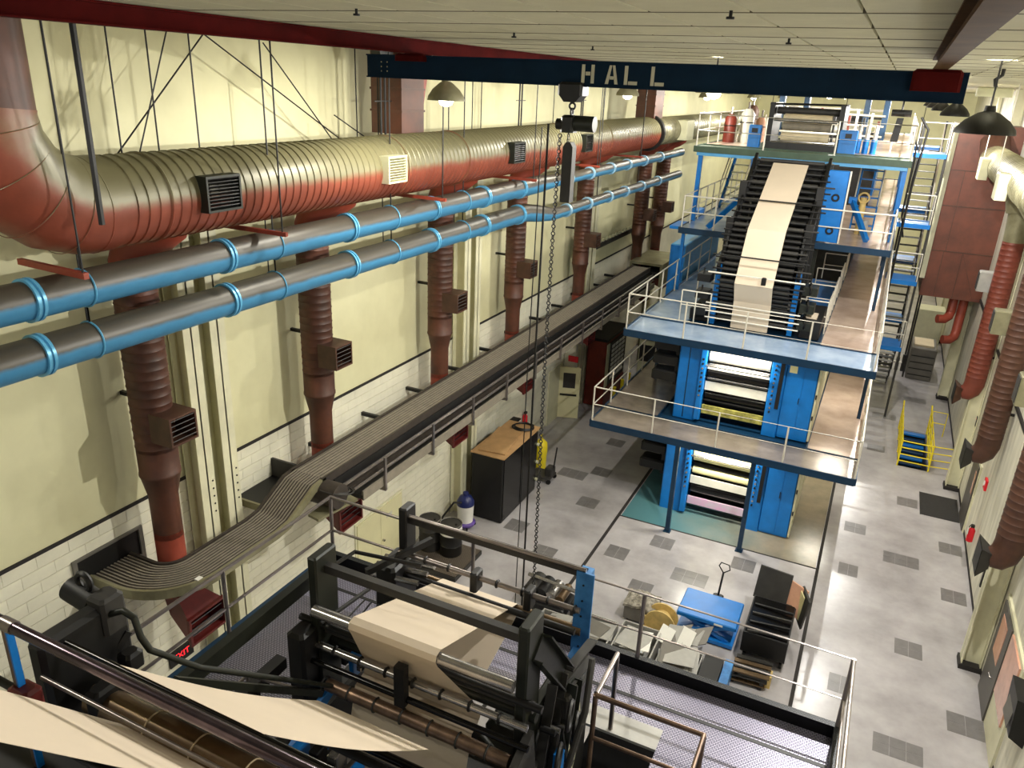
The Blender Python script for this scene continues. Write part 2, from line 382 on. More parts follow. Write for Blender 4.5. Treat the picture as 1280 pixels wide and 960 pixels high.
B().tube([(XR-.1,15.85,1.0),(XR-.16,15.85,1.0),(XR-.16,16.0,1.0)],.014,8).part('lever_handle', 'steel', d, True)
d = B().bx(XR-.04,XR,24.0,25.4,0,2.2).struct('door_3', 'column_cream')
B().bx(XR-.075,XR-.04,24.12,25.28,.01,2.1).part('door_leaf', 'door_grey', d); B().bx(XR-.085,XR-.075,24.2,24.4,1.2,1.9).part('pane', 'glass_warm', d)
d = B().bx(XL,XL+.06,24.6,25.9,0,2.15).struct('door_4', 'column_cream')    # open exit door leaf standing into the hall
B().obox((XL+.42,25.75,1.05),(.38,.12,0),(-.012,.02,0),(0,0,1.03)).part('door_leaf', 'door_cream', d)
B().obox((XL+.42,25.722,1.55),(.22,.07,0),(-.003,.006,0),(0,0,.3)).part('pane', 'charcoal', d)
B().bar((XL+.12,25.60,.98),(XL+.72,25.79,.98),.05,.06).part('push_bar', 'black', d)
B().bx(XL+.06,XL+.5,26.0,26.2,0,2.9).part('jamb_wall', 'wall_block', d)

# ------------------------------------------------------------------ lamps of the hall
def highbay(x, y, z, label, group, r=.29, power=520, col=(1,.965,.87), m='galv', lit=True):
    t = T('high_bay_lamp', label, 'lamp', (x,y,z), group)
    B().lathe((x,y,z),(x,y,z+1),[(0,r),(.06,r*.96),(.16,r*.72),(.25,r*.36),(.27,.07),(.34,.06),(.34,.05),(.26,.06),(.24,r*.32),(.15,r*.69),(.05,r*.93),(0,r)],28,False).part('shade', m, t, True)
    B().cyl((x,y,z+.32),(x,y,ZC),.012,8).part('stem', 'black', t)
    if lit:
        zb = z+.0 if m == 'black' else z-.09
        B().lathe((x,y,zb),(x,y,zb+1),[(0,.02),(.03,.09),(.09,.12),(.18,.08),(.28,.04)],16).part('bulb', 'bulb', t, True)
        L = bpy.data.lights.new('lamp_light', 'POINT'); L.energy = power; L.color = col; L.shadow_soft_size = .06
        o = bpy.data.objects.new('lamp_light', L); COL.objects.link(o); o.location = (0,0,-.012); o.parent = t
    return t
G = 'high bay lamps in a row along the left wall'
highbay(-6.45,2.0,11.68,'grey reflector high bay lamp hanging above the near platform', G, power=240)
highbay(-6.45,11.0,11.68,'glowing grey reflector lamp hanging just past the lettered crane beam', G)
highbay(-6.45,20.0,11.78,'grey reflector lamp hanging behind the crane beam lettering', G)
highbay(-6.45,29.0,11.74,'glowing lamp hanging over the left end of the top press platform', G)
highbay(-6.45,38.5,11.74,'grey reflector lamp beyond the top press platform, by the left wall', G)
highbay(-6.45,48,11.74,'farthest grey reflector lamp near the far wall on the duct side', G)
G = 'high bay lamps along the right aisle'
highbay(.92,12.0,11.62,'large black dome lamp hanging under the right end of the crane beam', G, .36, 1750, (1,.975,.92), m='black')
for q, y in enumerate((4.0, 20.5, 29.5, 39, 49)):
    highbay(.92 if q else 2.7,y,11.68,['black dome lamp above the aisle floor by the near door','black dome lamp above the aisle by the door mat','black dome lamp above the yellow railed stairwell','black dome lamp beside the red plenum','black dome lamp past the red plenum'][q], G, .3, 300 if q == 0 else 1050, (1,.975,.92), m='black')
for q, y in enumerate((13.5, 34.5, 43, 52)):
    highbay(-2.9,y,11.95,['high bay lamp above the open floor between the press towers','high bay lamp above the rear of the top platform','high bay lamp beyond the top platform','high bay lamp near the middle of the far wall'][q], 'high bay lamps over the press line', .3, 600)

# ------------------------------------------------------------------ crane runways, bridge, hoist
def ibeam_y(name, x, m, label, y0, y1):
    t = T(name, label, 'beam', (x,y0,12.3))
    B().bx(x-.07,x+.07,y0,y1,12.3,12.318).part('bottom_flange', m, t); B().bx(x-.008,x+.008,y0,y1,12.318,12.47).part('web', m, t); B().bx(x-.07,x+.07,y0,y1,12.47,12.488).part('top_flange', m, t)
    return t
ibeam_y('runway_beam', -6.38, 'beam_red', 'dark red crane runway beam under the ceiling on the duct side', 0, 30)
ibeam_y('runway_beam', .215, 'beam_brown', 'brown crane runway beam under the ceiling above the right aisle', 0, 12)
yb = 10.0
t = T('bridge_crane', 'dark blue crane bridge beam with HALL in pale stencil letters', 'crane', (-3,yb,11.97))
B().bx(-7.15,.5,yb-.075,yb+.075,11.97,11.99).part('bottom_flange', 'crane_blue', t)
B().bx(-7.15,.5,yb-.05,yb+.05,11.99,12.26).part('beam_body', 'crane_blue', t); B().bx(-7.15,.5,yb-.075,yb+.075,12.26,12.28).part('top_flange', 'crane_blue', t)
B().cbx(-.04,.44,yb-.2,yb+.16,12.08,12.3,.03).part('end_truck', 'beam_red', t); B().cbx(-6.62,-6.15,yb-.16,yb+.16,12.2,12.3,.03).part('end_truck', 'beam_red', t)
for x in (-6.9,-6.8):
    for z in (12.06,12.12,12.18): B().cyl((x,yb-.06,z),(x,yb-.05,z),.01,6).part('bolt', 'steel', t)
def letter(kind, x, z0=12.015, h=.22, w=.17, s=.042):
    b = B(); y0, y1 = yb-.058, yb-.05
    if kind == 'H':
        b.bx(x,x+s,y0,y1,z0,z0+h).bx(x+w-s,x+w,y0,y1,z0,z0+h).bx(x+s+.012,x+w-s-.012,y0,y1,z0+h*.42,z0+h*.62)
    elif kind == 'L':
        b.bx(x,x+s,y0,y1,z0,z0+h).bx(x+s+.012,x+w,y0,y1,z0,z0+s)
    else:
        m = x+w/2
        b.prism([(x,z0),(x+s,z0),(m-.004,z0+h),(m-.035,z0+h)],'y',y0,y1).prism([(x+w-s,z0),(x+w,z0),(m+.035,z0+h),(m+.004,z0+h)],'y',y0,y1).bx(x+s+.018,x+w-s-.018,y0,y1,z0+h*.25,z0+h*.42)
    b.part('letter', 'letter', t)
letter('H',-3.84); letter('A',-3.52); letter('L',-3.27); letter('L',-2.93)
hx = -3.96
t = T('chain_hoist', 'black electric chain hoist with long chain bag under the crane beam', 'hoist', (hx,yb,10.5))
B().cbx(hx-.17,hx+.17,yb-.14,yb+.14,11.86,12.02,.03).prism([(hx-.15,11.86),(hx+.15,11.86),(hx+.08,11.78),(hx-.08,11.78)],'y',yb-.12,yb+.12).part('trolley', 'black', t)
B().torus((hx,yb,11.73),(0,1,0),.04,.014,14,6).torus((hx,yb,11.66),(1,0,0),.04,.014,14,6).part('hook_link', 'black', t, True)
B().cbx(hx-.12,hx+.06,yb-.1,yb+.1,11.4,11.62,.03).part('gear_case', 'black', t)
B().cyl((hx+.06,yb,11.52),(hx+.33,yb,11.52),.1,18).part('motor', 'dark_green', t, True); B().cyl((hx-.2,yb,11.5),(hx-.12,yb,11.5),.07,14).part('brake_cap', 'black', t, True)
for z in (11.3,11.36): B().torus((hx-.02,yb-.02,z),(1,0,0),.03,.008,10,5).part('swivel', 'black', t, True)
B().prism([(hx-.07,11.22),(hx-.03,11.28),(hx+.03,11.28),(hx+.07,11.22),(hx+.07,10.5),(hx-.07,10.5)],'y',yb-.07,yb+.07).part('chain_bag', 'charcoal', t)
ch = B(); lx = hx-.15
def link(c, ax):
    ch.torus(c, ax, .026, .008, 10, 5)
for i in range(200):
    link((lx-.02*math.sin(i*.03), yb, 11.35-i*.05), (1,0,0) if i % 2 else (0,1,0))
ch.part('load_chain', 'black', t, True, kind='stuff')
B().tube([(lx-.13,yb-.1,11.5),(lx-.14,yb-.1,8),(lx-.13,yb-.1,2.4)],.016,8).part('pendant_cable', 'black', t, True)
B().tube([(lx-.22,yb-.1,11.45),(lx-.25,yb-.1,8),(lx-.26,yb-.1,2.2)],.008,6).part('strain_wire', 'black', t, True)
B().cbx(lx-.17,lx-.09,yb-.14,yb-.06,2.1,2.4,.015).part('pendant_control', 'black', t)
t = T('junction_box', 'beige box on a bracket hung from the ceiling beside the crane end', 'box', (1.15,15,12.1))
B().cbx(.9,1.4,14.9,15.1,12.08,12.22,.02).part('housing', 'beige_box', t); B().tube([(1.15,15,12.22),(1.12,15,12.33),(1.2,15,12.4),(1.2,15,12.5)],.03,8).part('bracket', 'black', t, True)

# ------------------------------------------------------------------ left: spiral duct, drops, blue pipes, conveyor
def ribs(l, r, pitch, e, w=.012):
    out = [(0, r)]; t = pitch/2
    while t < l-.03: out += [(t-w, r), (t, r+e), (t+w, r)]; t += pitch
    return out+[(l, r)]
def register(parent, x, y, z, wy, hz, dep, m='black', frame='dark_green', slats=4):      # louvre box facing +x
    g = B().bx(x-dep,x,y-wy/2,y-wy/2+.03,z-hz/2,z+hz/2).bx(x-dep,x,y+wy/2-.03,y+wy/2,z-hz/2,z+hz/2).bx(x-dep,x,y-wy/2+.03,y+wy/2-.03,z+hz/2-.03,z+hz/2).bx(x-dep,x,y-wy/2+.03,y+wy/2-.03,z-hz/2,z-hz/2+.03).bx(x-dep,x-dep+.02,y-wy/2+.03,y+wy/2-.03,z-hz/2+.03,z+hz/2-.03).part('register', frame, parent)
    for i in range(slats):
        zz = z-hz/2+.03+(hz-.06)*(i+.5)/slats
        B().obox((x-.04,y,zz),(.03,0,.018),(0,wy/2-.03,0),(-.003,0,.005)).part('louver', m, g)
    return g
DX, DZ, DR = -8.5, 10.44, .54
t = T('spiral_duct', 'large spiral-seamed duct, dusty grey above and red below, along the left wall', 'duct', (DX,6,DZ-DR))
B().lathe((DX,6.05,DZ),(DX,30,DZ),ribs(23.0,DR,.16,.014),36).part('duct_shell', 'duct_dusty', t, True)
B().tube([(DX,5.1,12.6),(DX,5.1,11.5)],.55,32).part('riser', 'duct_red', t, True)
ctr = (6.15, 11.5); R = 1.06
B().tube([(DX,5.1,11.55)]+[(DX,ctr[0]+R*math.cos(math.radians(q)),ctr[1]+R*math.sin(math.radians(q))) for q in (183,200,222,244,262,270)]+[(DX,6.3,DZ)],.56,36).part('elbow', 'duct_dusty', t, True)
for q in (189,211,233,254):
    a_ = math.radians(q); B().torus((DX,ctr[0]+R*math.cos(a_),ctr[1]+R*math.sin(a_)),(0,-math.sin(a_),math.cos(a_)),.562,.006,36,5).part('elbow_seam', 'duct_dusty', t, True)
for y, w, f, m in ((7.7,.6,'dark_green','black'),(11.75,.58,'beige_box','beige_box'),(16.75,.6,'dark_green','black'),(21.3,.55,'dark_green','black')):
    register(t, DX+DR+.12, y, DZ+.04, w, .46, .4, m, f, 9)
for y in (6.1, 6.95, 12.3, 14.6, 20.2, 23.6): B().torus((DX,y,DZ),(0,1,0),DR+.006,.02,36,6).part('joint_band', 'duct_dusty', t, True)
B().lathe((DX,29.05,DZ),(DX,30,DZ),[(0,DR+.1),(.12,DR+.12),(.24,DR+.1)],30).part('end_ring', 'black', t, True)
t = T('rear_duct', 'pale duct continuing past the black ring beyond the red riser', 'duct', (DX,29.4,DZ-DR))
B().lathe((DX,29.4,DZ),(DX,50,DZ),ribs(20,DR-.03,.4,.012),24).part('duct_shell', 'galv', t, True)
B().cbx(DX+.2,DX+.75,32,33.2,DZ-.35,DZ+.4,.02).part('side_box', 'beige_box', t)
for x, y, wd, lab in ((-9.1,13.8,1.1,'dark red rectangular riser with curved foot behind the spiral duct and crane beam'),(-8.6,29.6,1.4,'dark red riser dropping to the black ringed end of the spiral duct')):
    t = T('duct_riser', lab, 'duct', (x,y,10.9))
    B().bx(x-.35,x+.35,y-wd/2,y+wd/2-.3,10.95,12.48).part('riser_body', 'duct_red', t)
    B().prism([(y+wd/2-.3,11.2),(y+wd/2-.3,12.48)]+[(p[1],p[2]) for p in arc((y+wd/2+.25,11.95),.35,180,110,6)][::-1]+[(y+wd/2+.05,12.48)],'x',x-.3,x+.3).part('curved_foot', 'duct_red_low', t)
    for z in (11.35, 11.75): B().bx(x-.37,x+.37,y-wd/2-.02,y+wd/2-.28,z,z+.04).part('joint_band', 'duct_brown', t)
# vertical drops
VX = -9.38
dl = ['first red duct drop, inside the curve of the conveyor','second red duct drop, beyond the first pair of wall columns','third red duct drop, before the second pair of wall columns','fourth red duct drop, opposite the red exit sign','fifth red duct drop, near the brown control cabinet','sixth red duct drop, beside the wall shelf','seventh red duct drop, behind the left platform rails']
for i, (y, sc_) in enumerate(((7.36,1),(11.2,1),(15.8,1),(20.0,.95),(25.4,.95),(32.3,1),(35.2,1))):
    t = T('duct_drop', dl[i]+', with black louvre box', 'duct', (VX,y,3.4), 'red duct drops on the left wall')
    r = .3*sc_
    B().lathe((VX,y,6.55),(VX,y,9.4),ribs(2.85,r,.14,.008),24).part('upper_duct', 'duct_red', t, True)
    B().lathe((VX,y,5.0),(VX,y,6.6),[(0,r*.74),(.75,r*.74),(1.1,r*.98),(1.12,r*1.03),(1.16,r*1.03),(1.17,r),(1.6,r)],24).part('reducer', 'duct_red', t, True)
    B().lathe((VX,y,3.9),(VX,y,5.1),[(0,r*.74),(.35,r*.74),(.36,r*.77),(.4,r*.77),(.41,r*.74),(1.2,r*.74)],24).part('lower_duct', 'duct_red_low', t, True)
    B().tube([(VX,y,9.2),(VX,y,9.42),(VX+.06,y+.02,9.6),(VX+.22,y+.06,9.78),(VX+.45,y+.12,9.88),(VX+.6,y+.15,9.98),(VX+.68,y+.16,10.25)],r*.98,24).part('branch_elbow', 'duct_red_low', t, True)
    register(t, VX+r+.32, y+.02, 7.0, .5, .46, .5, 'charcoal', 'duct_brown', 5)
    # nozzle at the foot
    b = B().add([(VX-.1,y-.2,4.0),(VX+.22,y-.2,4.0),(VX+.22,y+.2,4.0),(VX-.1,y+.2,4.0),(VX+.35,y-.1,3.62),(VX+.62,y-.36,3.78),(VX+.62,y+.36,3.78),(VX+.35,y+.1,3.62),(VX+.62,y-.36,3.3),(VX+.62,y+.36,3.3),(VX-.05,y-.15,3.5),(VX-.05,y+.15,3.5)],
        [(0,1,2,3),(1,5,6,2),(0,10,8,5,1),(3,2,6,9,11),(0,3,11,10),(10,11,9,8)])
    n = b.part('nozzle', 'dark_red', t)
    B().bx(VX+.6,VX+.66,y-.38,y+.38,3.76,3.8).bx(VX+.6,VX+.66,y-.38,y+.38,3.28,3.32).bx(VX+.6,VX+.66,y-.38,y-.34,3.32,3.76).bx(VX+.6,VX+.66,y+.34,y+.38,3.32,3.76).part('nozzle_frame', 'dark_red', n)
    for q in range(3): B().obox((VX+.6,y,3.42+.12*q),(.03,0,.02),(0,.33,0),(-.003,0,.004)).part('louver', 'black', n)
    B().bx(XL,VX-r*.7,y-.03,y+.03,7.3,7.36).part('wall_bracket', 'black', t)
# black header between drops behind the blue pipes
# blue pipes
PX = -8.2
for nm, z, z2, lab in (('blue_pipe',9.57,9.68,'upper blue pipe, dusty on top, slung below the spiral duct'),('blue_pipe',8.94,8.84,'lower blue pipe, dusty on top, slung below the other blue pipe')):
    t = T(nm, lab, 'pipe', (PX,2,z-.22)); r = .215
    B().cyl((PX,2,z),(PX,17.6,z),r,28).part('pipe_body', 'pipe_blue', t, True)
    B().tube([(PX,17.6,z),(PX+.02,17.9,z),(PX+.2,18.3,(z+z2)/2),(PX+.42,18.7,z2),(PX+.45,19.1,z2)],r,24,True,[r,r*1.02,r*.98,.16,.145]).part('offset_bend', 'pipe_blue', t, True)
    B().cyl((PX+.45,19.0,z2),(PX+.45,31.5,z2),.145,20).part('far_pipe', 'pipe_blue', t, True)
    for y in (5.1, 7.9, 10.7, 13.4, 15.6, 17.5):
        B().lathe((PX,y-.05,z),(PX,y+.05,z),[(0,r),(0,r+.03),(.035,r+.03),(.035,r+.012),(.065,r+.012),(.065,r+.03),(.1,r+.03),(.1,r)],28,False).part('coupling', 'pipe_band', t, True)
    for y in (19.6, 21.2, 23, 24.6, 26.4, 28.4):
        B().lathe((PX+.45,y-.05,z2),(PX+.45,y+.05,z2),[(0,.145),(0,.18),(.1,.18),(.1,.145)],20,False).part('coupling', 'pipe_pale', t, True)
    for y in (5.75, 8.9, 12.0, 14.7):
        B().torus((PX,y,z),(0,1,0),r+.008,.012,28,6).part('hanger_clamp', 'pipe_band', t, True)
        if z > 9.2:
            B().cyl((PX+.02,y,9.16),(PX+.02,y,ZC),.012,6).part('hanger_rod', 'black', t)
            B().cyl((PX-.3,y+.2,8.7),(PX-.3,y+.2,10.0),.01,6).part('hanger_rod', 'black', t)
        else: B().cyl((PX+.02,y,8.73),(PX+.02,y,9.36),.012,6).part('hanger_rod', 'black', t)
    for y in (22, 26): B().cyl((PX+.45,y,z2),(PX+.45,y,ZC if z > 9.2 else 9.68),.012,6).part('hanger_rod', 'black', t)
# hangers of the big duct
def brace(pts, lab, r=.012, m='black', nm='hanger_rod', g='thin rods bracing the spiral duct'):
    B().tube(pts, r, 6).thing(nm, m, lab, 'rod', group=g)
brace([(-7.7,5.75,12.5),(-7.72,5.76,10.35)],'thick black strap rod hung just past the duct elbow',.035,'black')
t = T('duct_support', 'red angle bar hung on a rod under the duct elbow', 'support', (-8.2,5.5,9.72))
B().bar((-8.95,5.55,9.82),(-7.75,5.5,9.82),.06,.07).part('angle_bar', 'duct_red_low', t); B().cyl((-7.8,5.5,9.78),(-7.75,5.45,12.5),.012,6).part('rod', 'black', t)
for y, q in ((8.55,'past the first black register'),(13.0,'just past the beige register'),(17.2,'by the bend of the blue pipes'),(21.6,'by the farthest register'),(25.8,'near the black ringed end')):
    t = T('duct_support', 'red angle bar under the spiral duct '+q, 'support', (-8.4,y,9.78), 'angle bar supports under the spiral duct')
    B().bar((-9.2,y,9.84),(-7.6,y,9.84),.05,.06).part('angle_bar', 'duct_red_low', t)
    for x in (-9.12,-7.68): B().cyl((x,y,9.8),(x,y,12.5),.012,6).part('rod', 'black', t)
for y in (7.35, 7.95, 10.3, 12.5, 15.9, 17.0):
    brace([(-9.25,y,10.6),(-9.25,y,12.5)],'plain vertical rod between spiral duct and wall',.012)
for a, b in (((-9.3,6.9,10.5),(-9.3,9.0,12.45)),((-9.3,7.5,10.5),(-9.3,8.35,12.45)),((-9.3,9.0,12.45),(-9.3,12.2,10.8)),((-9.3,10.2,12.4),(-9.3,11.9,10.8)),((-9.3,13.0,10.8),(-9.3,11.9,11.3))):
    brace([a, b],'slanted sway brace rod behind the spiral duct',.011,g='slanted sway braces behind the duct')
for y, q in ((12.9,'next to the rectangular riser foot'),(19.0,'past the glowing crane-side lamp'),(23.4,'before the black ringed duct end')):
    t = T('duct_hanger', 'twin rod duct hanger with dark plate '+q, 'hanger', (-8.95,y,10.9), 'twin rod duct hangers')
    B().prism([(y-.2,12.42),(y+.25,12.42),(y+.16,12.2),(y-.1,12.2)],'x',-9.05,-8.85).part('ceiling_plate', 'black', t)
    for q in (-.05,.09): B().cyl((-8.95,y+q,10.85),(-8.95,y+q,12.25),.022,8).part('rod', 'black', t)
    B().bar((-8.95,y-.25,11.55),(-8.95,y+.3,11.55),.02,.02).part('cross_tie', 'black', t)

# conveyor: belt 0.66 m wide along the wall, dipping and curving into the wall at the near end
t = T('gripper_conveyor', 'long slatted conveyor along the left wall, curving into it at the near end', 'conveyor', (-8.7,7,4.2))
CXc = -8.72; path = []
for i in range(11):
    a = math.radians(-90+90*i/10); path.append((-9.42+.7*math.cos(a), 7.38+.7*math.sin(a), 4.62))
path = [(-9.95,6.68,4.62),(-9.7,6.68,4.62)]+path+[(CXc,8.1,4.62),(CXc,8.7,4.62),(CXc,9.0,4.66),(CXc,9.7,5.02),(CXc,10.0,5.05)]
def offs(path, o, dz=0):
    out = []
    for i, p in enumerate(path):
        a = Vector(path[max(i-1,0)]); b = Vector(path[min(i+1,len(path)-1)]); d = (b-a); d.z = 0; d.normalize()
        n = Vector((d.y,-d.x,0)); out.append(tuple(Vector(p)+n*o+Vector((0,0,dz))))
    return out
def ribbon(path, o0, o1, dz, th):
    A, C = offs(path,o0,dz), offs(path,o1,dz); return B().sheet([list(x) for x in zip(A, C)], th)
ribbon(path,-.33,.33,0,.04).part('near_belt', 'belt_dark', t)
strips = B()
for q in range(11):
    o = -.31+q*.062; A, C = offs(path,o-.012,.012), offs(path,o+.012,.012); strips.sheet([list(x) for x in zip(A, C)], .012)
strips.part('belt_strips', 'belt', t, kind='stuff')
for o in (-.36,.36): ribbon(path,o-.025,o+.025,.04,.16).part('side_rail', 'galv' if o > 0 else 'belt_dark', t)
FY = 31.0
B().bx(CXc-.33,CXc+.33,10,FY,5.01,5.05).part('far_belt', 'belt', t)
lines = B()
for q in range(9): lines.bx(CXc-.3+q*.075-.004,CXc-.3+q*.075+.004,10,FY,5.05,5.058)
lines.part('belt_strips', 'belt_dark', t, kind='stuff')
for o in (-.36,.36): B().bx(CXc+o-.025,CXc+o+.025,9.9,FY,4.92,5.09).part('side_rail', 'belt_dark', t)
B().bx(CXc+.3,CXc+.42,10.2,FY,4.72,4.94).part('chain_guard', 'black', t)
B().tube([(CXc+.5,10.3,4.78),(CXc+.5,FY,4.78)],.035,8).part('guide_tube', 'rail_steel', t, True); B().tube([(CXc+.55,10.6,4.58),(CXc+.55,FY,4.58)],.03,8).part('guide_tube', 'rail_steel', t, True)
B().bx(CXc-.1,CXc+.6,10.8,FY,4.28,4.36).part('lower_deck', 'black', t); B().bx(CXc+.58,CXc+.62,10.8,FY,4.26,4.46).part('lower_side', 'belt', t)
B().bx(CXc+.2,CXc+.44,10.4,FY,4.5,4.6).part('return_strand', 'belt_dark', t)
y = 11.5
while y < FY:
    B().bx(CXc+.63,CXc+.67,y-.03,y+.03,4.2,4.9).bx(CXc-.3,CXc+.67,y-.03,y+.03,4.16,4.22).bx(CXc-.34,CXc-.3,y-.03,y+.03,4.16,4.92).part('support_frame', 'rail_steel', t)
    B().bx(XL,CXc-.3,y-.04,y+.04,4.7,4.78).part('wall_bracket', 'black', t); y += 1.85
# drum and curl of straps where the belt dips
B().lathe((CXc+.1,9.95,4.8),(CXc+.75,9.95,4.8),[(0,.16),(.02,.24),(.63,.24),(.65,.16)],20).part('drum', 'belt_dark', t, True)
for q in range(4): B().torus((CXc+.4+.05*q,10.05,4.85),(0,.3,1),.24+.03*q,.015,24,6).part('strap_loop', 'charcoal', t, True)
sh = [(-9.05+.0,9.6,4.5)]
B().sheet([[(CXc+.35,9.5,4.55),(CXc+.35,10.5,4.55)],[(CXc+.62,9.45,4.55),(CXc+.78,10.4,4.55)]],.05).part('curved_tray', 'galv', t)
B().bx(XL+.022,XL+.03,6.15,7.25,4.5,4.98).part('wall_opening', 'black', t)
for a in ((6.08,7.32,4.34,4.5),(6.08,7.32,4.98,5.02),(6.08,6.15,4.5,4.98),(7.25,7.32,4.5,4.98)): B().bx(XL+.022,XL+.06,*a).part('wall_frame', 'grey_plate_dark', t)
B().bx(-8.5,-8.42,7.0,7.1,4.64,4.67).part('white_label', 'white', t)
t = T('side_chute', 'dark wall chute with grey tray behind the conveyor dip', 'chute', (-9.6,9.9,4.3))
B().bx(XL+.025,-9.15,9.35,10.35,4.46,4.52).part('tray', 'black', t); B().bx(XL+.025,-9.15,9.3,9.35,4.42,4.56).part('tray_edge', 'galv', t); B().bx(XL+.025,-9.1,10.35,10.4,4.42,4.9).part('back_plate', 'charcoal', t); B().bx(-9.15,-9.1,9.3,10.35,4.42,4.56).part('tray_edge', 'galv', t)

# ------------------------------------------------------------------ press line platforms
def deck(parent, x0, x1, y0, y1, z, m, edge=True, em='blue_dark'):
    B().bx(x0,x1,y0,y1,z-.03,z).part('deck_plate', m, parent)
    if edge:
        for a in ((x0,x1,y0-.04,y0),(x0,x1,y1,y1+.04)): B().bx(*a,z-.17,z+.03).part('edge_beam', em, parent)
        for a in ((x0-.04,x0),(x1,x1+.04)): B().bx(*a,y0,y1,z-.17,z+.03).part('edge_beam', em, parent)
Z1, Z2, Z3, Z4 = 2.95, 5.57, 7.7, 10.2
t = T('lower_platform', 'lowest blue edged walkway wrapped around the front of the press tower', 'platform', (-3,20,0))
deck(t,-6.55,.58,19.6,20.85,Z1,'deck_grey'); deck(t,-6.55,-4.95,20.9,29.5,Z1,'deck_grey'); deck(t,-.72,.58,20.9,38,Z1,'deck_pink')
B().bx(-4.9,-.75,20.9,24.5,Z1-.12,Z1-.02).part('machine_floor', 'blue_dark', t)
railing(t,[(-6.52,29.4),(-6.52,19.62),(.56,19.62),(.56,38)],Z1,'rail_white',gap=1.75)
for x in (-3.97,-1.91):
    B().bx(x-.06,x+.06,19.62,19.74,0,Z1-.03).part('front_post', 'blue_dark', t); B().bx(x-.1,x+.1,19.58,19.78,0,.03).part('post_foot', 'blue_dark', t)
for x, y in ((-6.3,29),(.4,29),(.4,36)): B().bx(x-.06,x+.06,y-.06,y+.06,0,Z1-.17).part('rear_post', 'blue_dark', t)
t = T('middle_platform', 'second blue edged walkway of the press tower, shiny and pale', 'platform', (-3,20.4,Z1))
deck(t,-6.05,.5,20.44,22.0,Z2,'deck_blue'); deck(t,-6.05,-4.7,22.05,36,Z2,'deck_blue'); deck(t,-.95,.5,22.05,46,Z2,'deck_pink')
B().bx(-4.65,-1.0,22.05,25.5,Z2-.14,Z2-.03).part('machine_floor', 'blue_dark', t)
railing(t,[(-6.02,31),(-6.02,20.46),(.47,20.46),(.47,46)],Z2,'rail_white',gap=1.75)
for y in (23.2, 25.4, 28.0, 31):
    railing(t,[(-1.75,y),(-.98,y),(-.98,y+1.5)],Z2,'rail_white',h=.95,gap=.9,r=.02)
railing(t,[(-4.95,22.2),(-4.1,22.2)],Z2,'rail_white',h=.95,gap=.5,r=.02); railing(t,[(-4.9,24.0),(-4.2,24.0),(-4.2,25.0)],Z2,'rail_white',h=.95,gap=.5,r=.02)
for x, y in ((.42,24),(.42,33),(-5.9,24),(-5.9,33),(.42,42)): B().bx(x-.05,x+.05,y-.05,y+.05,Z1,Z2-.17).part('post', 'blue_dark', t)
t = T('upper_platform', 'third level walkway, left half, with white rails beside the tall web', 'platform', (-4.8,25.7,Z2))
deck(t,-6.1,-3.9,25.75,36,Z3,'deck_blue'); railing(t,[(-6.05,36),(-6.05,25.8),(-3.95,25.8)],Z3,'rail_white',gap=1.1)
for x, y in ((-6.0,26),(-6.0,35.5)): B().bx(x-.05,x+.05,y-.05,y+.05,Z2,Z3-.17).part('post', 'blue', t)
B().bx(-6.5,-6.12,26,27.2,Z3-.1,Z3).part('step_plate', 'blue', t); B().bx(-6.4,-6.12,28.6,29.6,Z3+.05,Z3+.2).part('step_plate', 'blue', t)
t = T('upper_platform', 'third level walkway, right half, pale decked with a blue stair on it', 'platform', (-.8,25.8,Z2))
deck(t,-1.95,.3,25.84,50,Z3,'deck_pink'); railing(t,[(-1.9,25.9),(.27,25.9),(.27,50)],Z3,'rail_white',gap=1.5)
for x, y in ((.2,27),(.2,35),(.2,44)): B().bx(x-.05,x+.05,y-.05,y+.05,Z2,Z3-.17).part('post', 'blue_dark', t)
t = T('top_platform', 'highest green edged walkway across the top of the press tower', 'platform', (-3,27.3,Z3))
deck(t,-6.28,.36,27.34,28.6,Z4,'deck_green',em='deck_green'); deck(t,-6.28,-4.8,28.65,36,Z4,'deck_pink',em='deck_green'); deck(t,-1.6,.36,28.65,50,Z4,'deck_pink',em='deck_green')
railing(t,[(-6.25,36),(-6.25,27.38),(.33,27.38),(.33,50)],Z4,'rail_white',gap=1.9)
B().bx(-6.2,.3,27.36,27.44,Z4-.28,Z4-.17).part('under_beam', 'blue_pale', t)
for x, y in ((-6.1,27.6),(-3.95,27.6),(-1.9,27.6),(.25,27.6),(.25,36),(.25,46)): B().bx(x-.07,x+.07,y-.07,y+.07,Z3,Z4-.17).part('post', 'blue', t)

